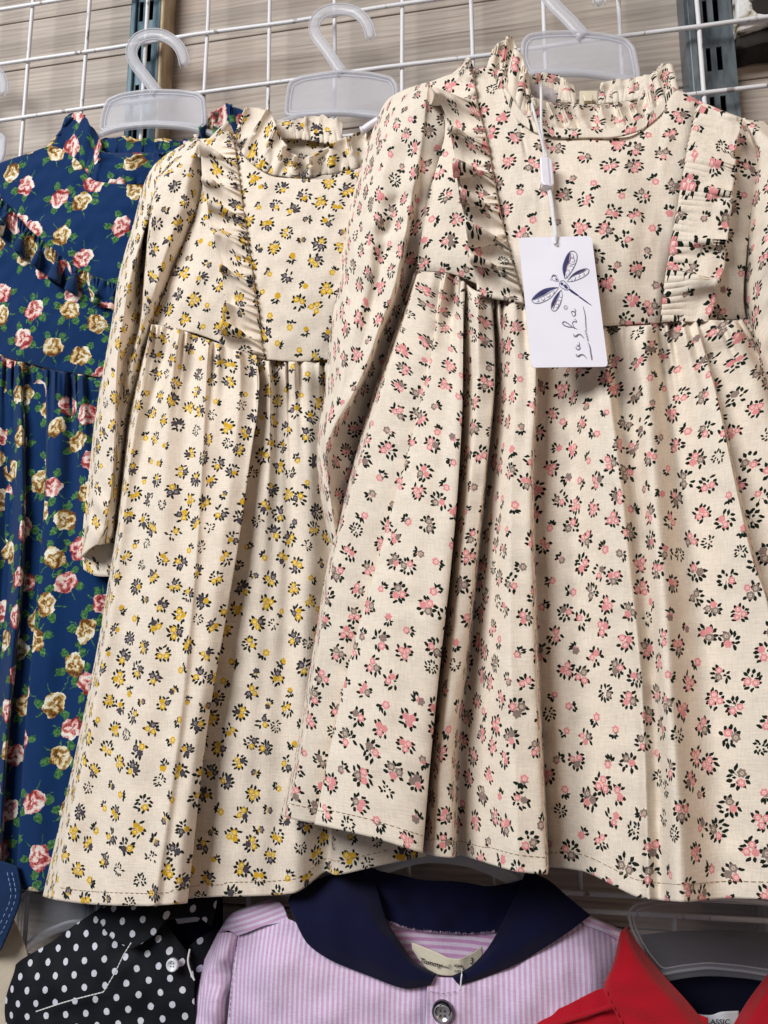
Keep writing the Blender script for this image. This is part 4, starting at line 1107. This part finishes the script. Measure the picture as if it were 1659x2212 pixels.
fillpoly('body_print', [Z([(805, 825), (835, 810), (865, 850), (855, 868), (830, 860)]), Z([(770, 800), (790, 785), (812, 805), (800, 825), (785, 825)]),
                        Z([(870, 875), (895, 868), (990, 940), (1000, 960), (960, 945), (900, 905)]), Z([(985, 960), (1005, 955), (1080, 1010), (1155, 1070), (1130, 1060), (1060, 1015)]),
                        Z([(705, 740), (730, 745), (745, 765), (725, 768)])], dprint, MAT['ink'], tagt)
strokes('body_outline_print', [(Z([(760, 800), (780, 772), (820, 775), (860, 820), (880, 860), (850, 880), (800, 860), (765, 830), (760, 800)]), 0.8),
                               (Z([(745, 780), (690, 765), (670, 735), (690, 712), (725, 725), (752, 765), (745, 780)]), 0.7),
                               (Z([(668, 725), (690, 700), (735, 712)]), 0.7), (Z([(658, 745), (662, 768)]), 0.7)], dprint2, MAT['inkgrey'], tagt, 30)
# lettering
strokes('lettering_print', [
    (Z([(960, 1640), (968, 1665), (992, 1670), (1015, 1650), (1040, 1648), (1062, 1664), (1086, 1692)]), 1.25),
    (Z([(993, 1496), (1000, 1530), (985, 1545), (968, 1545)]), 0.9), (Z([(958, 1552), (962, 1575), (985, 1590), (1005, 1575), (1002, 1552), (985, 1540), (972, 1528)]), 1.1),
    (Z([(930, 1402), (940, 1430), (962, 1434), (985, 1412), (1008, 1408), (1030, 1425), (1052, 1452)]), 1.25),
    (Z([(972, 1348), (930, 1322), (870, 1318), (815, 1296), (800, 1270), (820, 1256), (860, 1275), (905, 1310), (945, 1338)]), 1.1),
    (Z([(945, 1338), (925, 1300), (918, 1268), (940, 1252), (962, 1262), (965, 1245), (940, 1222)]), 1.0),
    (Z([(910, 1168), (930, 1190), (950, 1178), (948, 1150), (925, 1132), (905, 1140), (912, 1165)]), 1.1), (Z([(945, 1150), (955, 1125), (938, 1098)]), 0.9),
    (Z([(1042, 1075), (1065, 1160), (1075, 1260), (1078, 1330), (1090, 1356)]), 1.0), (Z([(1105, 1506), (1125, 1560), (1135, 1630), (1145, 1712)]), 1.3)], dprint2, MAT['inkgrey'], tagt, 30)
strokes('lettering_copper_print', [(Z([(975, 1660), (1010, 1646), (1040, 1644)]), 0.8), (Z([(945, 1425), (985, 1405), (1010, 1402)]), 0.8), (Z([(1135, 1620), (1146, 1660), (1152, 1705)]), 0.9), (Z([(860, 1322), (920, 1325)]), 0.7)], dprint, MAT['ink2'], tagt)
def upw(x0, y0, sc, tilt=-0.11):
    # baseline runs up the card
    return lambda a, b: zt(x0 + b * sc + a * sc * tilt * 1.0, y0 - a * sc - 0.0 * b)
text_mesh('small_lettering_print', 'WAWA', lambda a, b: zt(1118 - b * 30 - a * 8, 1492 - a * 33), dprint2, MAT['inkgrey'], tagt, 1.25)
text_mesh('registered_mark_print', 'R', lambda a, b: zt(850 - b * 26, 1098 - a * 26), dprint2, MAT['inkgrey'], tagt, 1.0)
cc = ring_face(*zt(838, 1088), 4.0, 4.2, 24); strokes('registered_ring_print', [([tuple(p) for p in np.vstack([cc, cc[:1]])], 0.5)], dprint2, MAT['inkgrey'], tagt, 40)
# string and seal
def twine(pts, r=0.00075, n=110, off=0.0, turns=34):
    q = resample(pts, n); c = P(q[:, 0], q[:, 1], q[:, 2] + off); k = np.linspace(0, turns * 2 * math.pi, n * 1)
    parts = []
    for s in (0, math.pi):
        e = c.copy(); e[:, 0] += np.cos(k + s) * r * 0.62; e[:, 1] += np.sin(k + s) * r * 0.62
        parts.append(sweep(e, r * 0.72, seg=7))
    return join(parts)
cord = []
cord.append(twine([(1168, 182, .040), (1169, 215, .062), (1169, 255, .0707), (1172, 300, .0712), (1181, 340, .0717)], off=op))
cord.append(twine([(1149, 224, .064), (1156, 252, .0702), (1165, 285, .0712), (1173, 315, .0717), (1177, 340, .0717)], off=op))
cord.append(twine([(1181, 396, .0717), (1189, 432, .0722), (1194, 470, .0734), (1198, 505, .0750), (1200, 527, .0758)], off=op, turns=24))
cord.append(twine([(1185, 396, .0727), (1192, 432, .0730), (1196, 470, .0738), (1201, 505, .0752), (1201, 528, .0742)], off=op, turns=24))
V, F = join(cord); make('string', V, F, MAT['thread'], tagt)
prism('seal', [(1166, 341), (1170, 336), (1188, 340), (1193, 345), (1197, 396), (1193, 402), (1174, 399), (1169, 393)], op + 0.0695, op + 0.0765, MAT['seal'], tagt, 0.0008)
prism('seal_groove', [(1182, 342), (1185, 342), (1190, 398), (1187, 398)], op + 0.0764, op + 0.0768, MAT['clear'], tagt)

# ------------------------------------------------------------------ lower row: hangers
hanger('milky hanger of the polka dot shirt at the lower left', None, 10,
       [(36, 2060), (38, 1990), (44, 1935), (70, 1915), (160, 1905), (260, 1910), (330, 1930), (335, 2000), (320, 2020), (240, 1990), (150, 1990), (80, 2020)],
       [(20, 2085, 0.010), (60, 2045, 0.012), (130, 2005, 0.013), (210, 1992, 0.013), (300, 2005, 0.013), (370, 2050, 0.012)], 0.010, pm_='lowlitpanel')
hanger('milky hanger arching inside the lilac striped shirt collar', None, 10,
       [(828, 1885), (830, 1830), (860, 1790), (980, 1775), (1090, 1790), (1120, 1830), (1130, 1905), (1060, 1868), (975, 1846), (900, 1850)],
       [(700, 1960, 0.016), (780, 1905, 0.018), (840, 1872, 0.018), (930, 1851, 0.018), (1000, 1858, 0.018), (1060, 1878, 0.018), (1125, 1912, 0.018), (1200, 1965, 0.016)], 0.016, barw=12)
hanger('wide milky hanger in the neck of the red shirt', None, 10,
       [(1425, 2106), (1392, 2062), (1366, 2010), (1356, 1972), (1372, 1953), (1420, 1942), (1500, 1934), (1600, 1936), (1680, 1948), (1700, 1975), (1695, 2060), (1680, 2110), (1610, 2098), (1530, 2090), (1470, 2097)],
       [(1330, 2170, 0.030), (1390, 2125, 0.030), (1450, 2104, 0.030), (1530, 2095, 0.030), (1610, 2100, 0.030), (1690, 2118, 0.030), (1740, 2150, 0.030)], 0.030, barw=11, pm_='lowlitpanel')

# ------------------------------------------------------------------ polka dot shirt
pol = thing('polka_dot_shirt', 'black shirt with white polka dots at the bottom left', 'shirt', P(200, 2212, 0.02))
sheet('front_panel', [
    [(-10, 2175, .006), (-15, 2230, .006), (-20, 2330, .006)],
    [(14, 2108, .012), (8, 2180, .016), (5, 2330, .016)],
    [(40, 2078, .018), (38, 2180, .026), (36, 2330, .026)],
    [(112, 2034, .020), (115, 2150, .030), (110, 2330, .031)],
    [(176, 1988, .022), (190, 2120, .032), (190, 2330, .034)],
    [(235, 1955, .024), (262, 2110, .033), (268, 2330, .035)],
    [(300, 1945, .024), (320, 2100, .032), (322, 2330, .034)],
    [(352, 1990, .024), (372, 2100, .033), (372, 2330, .035)],
    [(408, 2060, .026), (420, 2120, .032), (420, 2330, .034)]], MAT['polka'], pol, 0, 130, 110, 0.0013, 33, flat=True, uvo=(0.3, 0.2), wl=(0.015, 0.06))
sheet('collar', [
    [(205, 1975, .030), (245, 2030, .036), (285, 2052, .038)],
    [(260, 1940, .028), (300, 1990, .036), (330, 2022, .038)],
    [(330, 1925, .022), (352, 1955, .030), (366, 1985, .034)],
    [(400, 1920, .018), (412, 1950, .024), (420, 1980, .028)],
    [(470, 1925, .018), (465, 1960, .024), (455, 2000, .028)]], MAT['polka'], pol, 0, 70, 50, 0.0008, 34, flat=True, uvo=(0.9, 0.5))
sheet('front_panel', [
    [(405, 2045, .020), (410, 2110, .026), (412, 2330, .028)],
    [(440, 2020, .016), (450, 2110, .020), (450, 2330, .020)],
    [(520, 1990, .008), (520, 2110, .008), (520, 2330, .008)]], MAT['polka'], pol, 0, 40, 60, 0.0008, 35, flat=True, uvo=(1.5, 0.5))
sheet('inner_back', [[(235, 1930, .012), (235, 2100, .012)], [(330, 1915, .008), (330, 2100, .010)], [(480, 1920, .010), (480, 2100, .012)]], MAT['darknavy'], pol, 0, 20, 20, 0.0004, 36)
pt = np.concatenate([px_path([(82, 2182, .034), (150, 2160, .0365), (227, 2140, .0375)], 40), px_path([(228, 2139, .0375), (252, 2098, .0372), (272, 2058, .0390), (288, 2032, .0400)], 40)[1:]])
pt[:, 1] -= 0.002
dashes('white_topstitch', pt, MAT['thread'], pol, 0.00040, 0.0022, 0.0003)
V, F = sweep(px_path([(410, 2050, .034), (406, 2075, .036), (412, 2100, .036), (420, 2118, .036)], 24), 0.0006, seg=6); make('piped_edge', V, F, MAT['thread'], pol)
prism('neck_label', [(378, 1984), (412, 1975), (432, 1968), (435, 1976), (428, 1990), (384, 1996)], 0.0125, 0.0132, MAT['label2'], pol)
def button(name, cx, cy, r, d, mat, parent, rimmat=None):
    n = 28; s = 1 / (F0 / (abs(CAM[1]) - d)); c = P(cx, cy, d); R = r * s
    prof = [(0.0, 0.0012), (0.55, 0.0012), (0.68, 0.0022), (0.86, 0.0026), (1.0, 0.0016), (1.0, -0.0006), (0.0, -0.0006)]
    V, F = [], []
    for q, h in prof:
        for k in range(n):
            a = 2 * math.pi * k / n; V.append((c[0] + R * q * math.cos(a), c[1] - h, c[2] + R * q * math.sin(a)))
    for i in range(len(prof) - 1):
        for k in range(n): F.append((i * n + k, i * n + (k + 1) % n, (i + 1) * n + (k + 1) % n, (i + 1) * n + k))
    b = make(name, V, F, mat, parent)
    hs = []
    for ax, az in ((-.22, -.22), (.22, -.22), (-.22, .22), (.22, .22)):
        th = np.linspace(0, 2 * math.pi, 12, endpoint=False)
        vv = [(c[0] + R * (ax + 0.10 * math.cos(t)), c[1] - 0.0014, c[2] + R * (az + 0.10 * math.sin(t))) for t in th]
        hs.append((np.array(vv), [tuple(range(12))]))
    V, F = join(hs); make('thread_holes', V, F, MAT['black'], b, smooth=False)
    return b, c, R
button('button', 374, 2083, 13.5, 0.0375, MAT['whitebutton'], pol)

# ------------------------------------------------------------------ lilac striped shirt
lil = thing('striped_shirt', 'lilac and white striped shirt with a navy collar at the bottom centre', 'shirt', P(900, 2212, 0.03))
LM = MAT['stripe']
sheet('front_panel', [
    [(512, 2010, .030), (502, 2096, .034), (492, 2200, .034), (480, 2330, .034)],
    [(612, 1984, .036), (600, 2090, .046), (596, 2200, .048), (590, 2330, .048)],
    [(700, 2040, .040), (695, 2110, .047), (690, 2200, .049), (690, 2330, .049)],
    [(790, 2090, .042), (788, 2130, .046), (785, 2200, .048), (785, 2330, .048)],
    [(880, 2112, .043), (878, 2150, .046), (876, 2200, .048), (876, 2330, .048)],
    [(928, 2108, .043), (925, 2150, .045), (922, 2212, .046), (920, 2330, .046)]], LM, lil, 0, 130, 110, 0.0011, 41, (.001, .001, 0, 0), flat=True, uvo=(0.3, 0.3), wl=(0.012, 0.05))
sheet('front_panel', [
    [(924, 2110, .0455), (922, 2150, .0475), (919, 2212, .0485), (916, 2330, .0485)],
    [(985, 2112, .0455), (988, 2160, .0475), (990, 2212, .0485), (990, 2330, .0485)],
    [(1060, 2090, .044), (1065, 2150, .048), (1070, 2212, .049), (1070, 2330, .049)],
    [(1150, 2045, .042), (1160, 2120, .048), (1165, 2212, .049), (1165, 2330, .049)],
    [(1262, 1992, .036), (1270, 2080, .044), (1275, 2200, .046), (1275, 2330, .046)],
    [(1352, 2022, .026), (1345, 2090, .032), (1330, 2200, .034), (1330, 2330, .034)]], LM, lil, 0, 130, 110, 0.0011, 42, (0, .001, 0, 0), flat=True, uvo=(0.9, 0.3), wl=(0.012, 0.05))
sheet('shoulder_yoke', [
    [(470, 2016, .026), (490, 2010, .0305), (514, 2022, .0325)], [(500, 1974, .026), (520, 1972, .0325), (540, 2012, .0365)],
    [(545, 1955, .026), (560, 1955, .033), (580, 1998, .038)], [(585, 1942, .026), (605, 1950, .034), (625, 1992, .0385)]], MAT['stripe'], lil, 0, 50, 30, 0.0005, 43, (0, 0, 0, .001), flat=True, uvo=(1.4, 0.3), uvrot=1.2)
sheet('shoulder_yoke', [
    [(1240, 1962, .030), (1250, 1975, .036), (1262, 2000, .038)], [(1275, 1978, .026), (1290, 1990, .034), (1300, 2012, .036)], [(1352, 2012, .016), (1356, 2022, .026), (1352, 2040, .030)]],
      MAT['stripe'], lil, 0, 50, 24, 0.0005, 44, (0, 0, 0, .001), flat=True, uvo=(1.9, 0.3), uvrot=-1.2)
sheet('sleeve', [
    [(470, 2016, .026), (448, 2060, .020), (424, 2108, .014), (400, 2171, .010), (380, 2230, .008), (350, 2330, .008)],
    [(482, 2014, .030), (464, 2066, .032), (446, 2115, .032), (430, 2171, .032), (420, 2230, .032), (400, 2330, .032)],
    [(498, 2014, .032), (486, 2066, .037), (474, 2115, .032), (462, 2171, .038), (455, 2230, .036), (445, 2330, .036)],
    [(514, 2014, .031), (504, 2080, .033), (499, 2120, .032), (494, 2190, .030), (490, 2230, .028), (482, 2330, .028)]], LM, lil, 0, 60, 90, 0.0012, 45, (0, .0015, 0, 0), uvo=(2.4, 0.3), wl=(0.010, 0.04))
sheet('collar', [
    [(640, 1985, .040), (625, 1945, .036), (690, 1900, .024), (790, 1872, .016)],
    [(660, 2030, .0455), (690, 2000, .047), (760, 1955, .042), (812, 1920, .026)],
    [(712, 2070, .047), (745, 2045, .050), (800, 2000, .048), (832, 1987, .036)],
    [(790, 2102, .0475), (822, 2075, .051), (846, 2044, .050), (858, 2032, .042)],
    [(880, 2132, .048), (892, 2108, .0515), (890, 2088, .050), (893, 2080, .044)],
    [(930, 2124, .0475), (934, 2118, .049), (938, 2112, .048), (942, 2108, .044)]], MAT['navy'], lil, 0, 90, 60, 0.0008, 46, flat=True, uvo=(3.0, 0.3))
sheet('collar', [
    [(976, 2108, .045), (980, 2114, .049), (984, 2120, .0495), (993, 2129, .048)],
    [(1010, 2092, .045), (1020, 2098, .050), (1032, 2104, .051), (1046, 2112, .0475)],
    [(1044, 2060, .043), (1062, 2065, .050), (1086, 2075, .051), (1112, 2085, .047)],
    [(1080, 2004, .038), (1110, 2015, .047), (1145, 2030, .050), (1182, 2044, .046)],
    [(1118, 1926, .028), (1150, 1955, .040), (1190, 1985, .047), (1230, 2012, .044)],
    [(1136, 1880, .016), (1180, 1898, .024), (1226, 1936, .034), (1276, 1977, .038)]], MAT['navy'], lil, 0, 90, 60, 0.0008, 47, flat=True, uvo=(3.5, 0.3))
_, GS = sheet('collar_stand', [
    [(770, 1868, 0.0210), (800, 1920, 0.0230), (825, 1975, 0.0290)], [(850, 1888, 0.0210), (860, 1940, 0.0220), (862, 2000, 0.0270)],
    [(925, 1903, 0.0200), (930, 1950, 0.0210), (930, 2012, 0.0250)], [(1000, 1906, 0.0200), (1000, 1955, 0.0210), (1000, 2016, 0.0250)],
    [(1060, 1915, 0.0200), (1060, 1960, 0.0210), (1055, 2014, 0.0260)], [(1130, 1900, 0.0210), (1120, 1950, 0.0230), (1095, 2000, 0.0290)]], MAT['navy'], lil, 0, 70, 40, 0.0012, 48, uvo=(4.0, 0.3), wl=(0.01, 0.03))
sheet('inner_back', [
    [(815, 1960, 0.0230), (860, 2060, 0.0250), (900, 2130, 0.0310)], [(900, 2000, 0.0210), (915, 2070, 0.0230), (930, 2140, 0.0310)],
    [(1000, 2005, 0.0200), (985, 2070, 0.0230), (970, 2140, 0.0310)], [(1110, 1985, 0.0230), (1060, 2060, 0.0250), (1000, 2130, 0.0310)]], MAT['stripe_in'], lil, 0, 50, 50, 0.0006, 49, flat=True, uvo=(4.6, 0.3))
# fraying along the edge of the collar stand
fr = []
for k in range(170):
    q = GS[-1, int((0.12 + 0.76 * random.random()) * (GS.shape[1] - 1))] + np.array([random.uniform(-0.0008, 0.0008), -0.0006, -0.0006])
    b = q + np.array([random.uniform(-0.0008, 0.0008), -0.0004, random.uniform(0.0006, 0.0018)])
    fr.append(sweep(np.array([q, (q + b) / 2 + RNG.normal(0, 0.0001, 3), b]), 0.00010, seg=4))
V, F = join(fr); o = make('frayed_threads', V, F, MAT['lilacthread'], lil); o['kind'] = 'stuff'
# woven label, bowed forward in the middle
lab = [[(889, 2036, 0.0340), (890, 2050, 0.0340)], [(905, 2042, 0.0360), (912, 2082, 0.0360)], [(940, 2056, 0.0400), (938, 2104, 0.0390)], [(972, 2070, 0.0420), (968, 2108, 0.0410)],
       [(990, 2072, 0.0420), (992, 2106, 0.0410)], [(1015, 2062, 0.0380), (1018, 2092, 0.0380)], [(1042, 2045, 0.0340), (1043, 2070, 0.0340)]]
sheet('neck_label', lab, MAT['label'], lil, 0, 60, 20, 0.0001, 50, thick=0.0005)
zl = lambda x, y: (877.8 + x * 0.11574, 2002.4 + y * 0.11574)
labd = lambda x, y: np.interp(x, [889, 905, 940, 972, 990, 1015, 1042], [.034, .036, .0400, .0420, .0420, .038, .034]) + 0.0010
text_mesh('label_lettering', 'Tommy', lambda a, b: zl(245 + a * 128, 655 + a * 32 - b * 130 + 4), labd, MAT['black'], lil, 1.0, 0.25, 0.018)
text_mesh('label_lettering', 'bobo', lambda a, b: zl(648 + a * 72, 745 + a * 18 - b * 72), labd, MAT['black'], lil, 1.0, 0.25, 0.01)
text_mesh('label_lettering', '\u00ae', lambda a, b: zl(782 + a * 70, 750 - b * 70), labd, MAT['black'], lil, 1.0)
text_mesh('label_lettering', 'size', lambda a, b: zl(888 + a * 112, 738 + a * 10 - b * 82), labd, MAT['black'], lil, 1.0, 0.0, 0.02)
text_mesh('label_lettering', 'cm', lambda a, b: zl(893 + a * 98, 845 - b * 80), labd, MAT['black'], lil, 1.0, 0.0, 0.02)
text_mesh('label_lettering', '3', lambda a, b: zl(1188 + a * 125, 690 - b * 165 - a * 12), labd, MAT['black'], lil, 1.0, 0.1, 0.02)
V, F = sweep(px_path([(999, 2090, .040), (997, 2108, .054), (994, 2140, .0535)], 14), 0.00045, seg=6); make('loose_thread', V, F, MAT['thread'], lil)
b_, c_, R_ = button('button', 957, 2187, 18.5, 0.0520, MAT['metalbutton'], lil)
n = 32; V = []; F = []
for q, h in ((0.99, 0.0020), (1.12, 0.0010), (1.14, -0.0014), (0.9, -0.0014)):
    for k in range(n):
        a = 2 * math.pi * k / n; V.append((c_[0] - R_ * 0.06 + R_ * q * math.cos(a), c_[1] - h, c_[2] + R_ * 0.05 + R_ * q * math.sin(a)))
for i in range(3):
    for k in range(n): F.append((i * n + k, i * n + (k + 1) % n, (i + 1) * n + (k + 1) % n, (i + 1) * n + k))
make('rim', V, F, MAT['blackrim'], b_)
text_mesh('button_lettering', 'NEW', lambda a, b: (966 - a * 8.2, 2202 - 7.5 + b * 8.2), 0.0546, MAT['black'], b_, 1.0)
strokes('button_engraving', [([(945, 2195), (941, 2186), (944, 2177), (951, 2171)], 1.3), ([(969, 2195), (973, 2186), (970, 2177), (963, 2171)], 1.3), ([(950, 2172), (957, 2170), (964, 2172)], 0.9)], 0.0548, MAT['blackrim'], b_)
dashes('seam_stitching', px_path([(514, 2024, .0335), (506, 2080, .0352), (501, 2120, .0350), (495, 2200, .0350)], 60), MAT['inkgrey'], lil, 0.00018)
dashes('seam_stitching', px_path([(930, 2142, .0492), (955, 2146, .0495), (985, 2142, .0495)], 30), MAT['inkgrey'], lil, 0.00016)

# ------------------------------------------------------------------ red shirt
red = thing('red_shirt', 'red shirt with a navy lining at the bottom right', 'shirt', P(1500, 2212, 0.03))
RM = MAT['red']
sheet('front_panel', [
    [(1080, 2226, .040), (1070, 2270, .046), (1060, 2330, .046)], [(1209, 2178, .048), (1200, 2250, .056), (1195, 2330, .056)],
    [(1306, 2134, .050), (1305, 2220, .058), (1300, 2330, .058)], [(1360, 2130, .050), (1365, 2230, .056), (1365, 2330, .056)], [(1530, 2200, .050), (1530, 2260, .054), (1530, 2330, .054)]],
      RM, red, 0, 80, 60, 0.0010, 52, flat=True, uvo=(0.2, 0.2), wl=(0.012, 0.05))
sheet('collar', [
    [(1350, 2003, .036), (1366, 2028, .038), (1430, 2108, .044), (1476, 2158, .048), (1540, 2235, .050)],
    [(1345, 2012, .046), (1356, 2040, .054), (1404, 2120, .060), (1446, 2172, .062), (1500, 2240, .062)],
    [(1334, 2060, .050), (1338, 2080, .058), (1365, 2130, .063), (1396, 2180, .064), (1440, 2245, .064)],
    [(1326, 2092, .052), (1320, 2110, .058), (1332, 2140, .062), (1352, 2180, .063), (1382, 2245, .063)],
    [(1316, 2110, .052), (1308, 2134, .056), (1314, 2158, .060), (1330, 2185, .061), (1352, 2245, .061)]], RM, red, 0, 70, 70, 0.0009, 53, flat=True, uvo=(0.8, 0.2), wl=(0.015, 0.05))
sheet('collar', [
    [(1690, 2060, .036), (1661, 2100, .042), (1611, 2168, .046), (1580, 2220, .048)],
    [(1730, 2090, .052), (1690, 2130, .058), (1640, 2190, .060), (1620, 2240, .060)],
    [(1780, 2120, .054), (1740, 2160, .058), (1700, 2200, .060), (1680, 2250, .060)]], RM, red, 0, 50, 50, 0.0008, 54, flat=True, uvo=(1.3, 0.2))
sheet('inner_back', [
    [(1385, 2020, .018), (1420, 2160, .022), (1450, 2260, .024)], [(1470, 2012, .014), (1480, 2160, .018), (1490, 2260, .020)],
    [(1540, 2010, .013), (1545, 2160, .017), (1550, 2260, .020)], [(1620, 2012, .014), (1620, 2160, .018), (1610, 2260, .020)], [(1705, 2020, .018), (1690, 2160, .022), (1670, 2260, .024)]],
      MAT['darknavy'], red, 0, 50, 40, 0.0010, 55, flat=True, uvo=(1.9, 0.2))
sheet('neck_label', [[(1500, 2190, .026), (1504, 2240, .026)], [(1532, 2193, .030), (1532, 2240, .030)], [(1560, 2186, .032), (1560, 2240, .032)], [(1596, 2184, .028), (1596, 2240, .028)]], MAT['label2'], red, 0, 30, 14, 0.0002, 56, thick=0.0005)
text_mesh('label_lettering', 'CLASSIC', lambda a, b: (1514 + a * 17, 2213 - b * 16), 0.0345, MAT['black'], red, 1.0, 0.0, 0.02)
dashes('seam_stitching', px_path([(1310, 2140, .0605), (1324, 2172, .0625), (1346, 2212, .0640), (1360, 2240, .0640)], 50), MAT['red'], red, 0.0004)
V, F = sweep(px_path([(1200, 2212, .0575), (1270, 2190, .0590), (1325, 2172, .0610)], 20), 0.0012, 0.0010, 8); make('yoke_seam', V, F, RM, red)

# ------------------------------------------------------------------ denim and canvas garment at the far left
den = thing('denim_jacket', 'blue denim garment with a stitched edge at the lower left edge', 'jacket', P(0, 2040, 0.02))
_, GD = sheet('front_panel', [
    [(-70, 1850, 0.0220), (-70, 1950, 0.0240), (-70, 2070, 0.0240)], [(0, 1860, 0.0260), (0, 1950, 0.0300), (-6, 2058, 0.0300)], [(36, 1872, 0.0280), (44, 1930, 0.0320), (26, 1992, 0.0320), (0, 2050, 0.0320)]], MAT['denim'], den, 0, 40, 50, 0.0006, 61, flat=True, uvo=(0.2, 0.2))
dashes('edge_stitching', px_path([(26, 1885, 0.0315), (34, 1930, 0.0345), (16, 1988, 0.0348), (-8, 2036, 0.0345)], 60), MAT['jeanthread'], den, 0.0003, 0.0024, 0.0014)
dashes('edge_stitching', px_path([(16, 1885, 0.0310), (24, 1930, 0.0340), (6, 1984, 0.0342), (-12, 2018, 0.0338)], 60), MAT['jeanthread'], den, 0.0003, 0.0024, 0.0014)
cv = thing('canvas_garment', 'beige canvas garment behind the denim edge at the lower left', 'garment', P(20, 2100, 0.012))
sheet('front_panel', [
    [(-60, 1990, 0.0140), (-60, 2100, 0.0160), (-60, 2260, 0.0160)], [(-2, 1985, 0.0140), (-4, 2090, 0.0180), (-6, 2260, 0.0180)], [(30, 1988, 0.0130), (58, 2058, 0.0160), (70, 2120, 0.0160), (80, 2260, 0.0160)]], MAT['beige'], cv, 0, 40, 40, 0.0006, 63, flat=True, uvo=(0.2, 0.2))
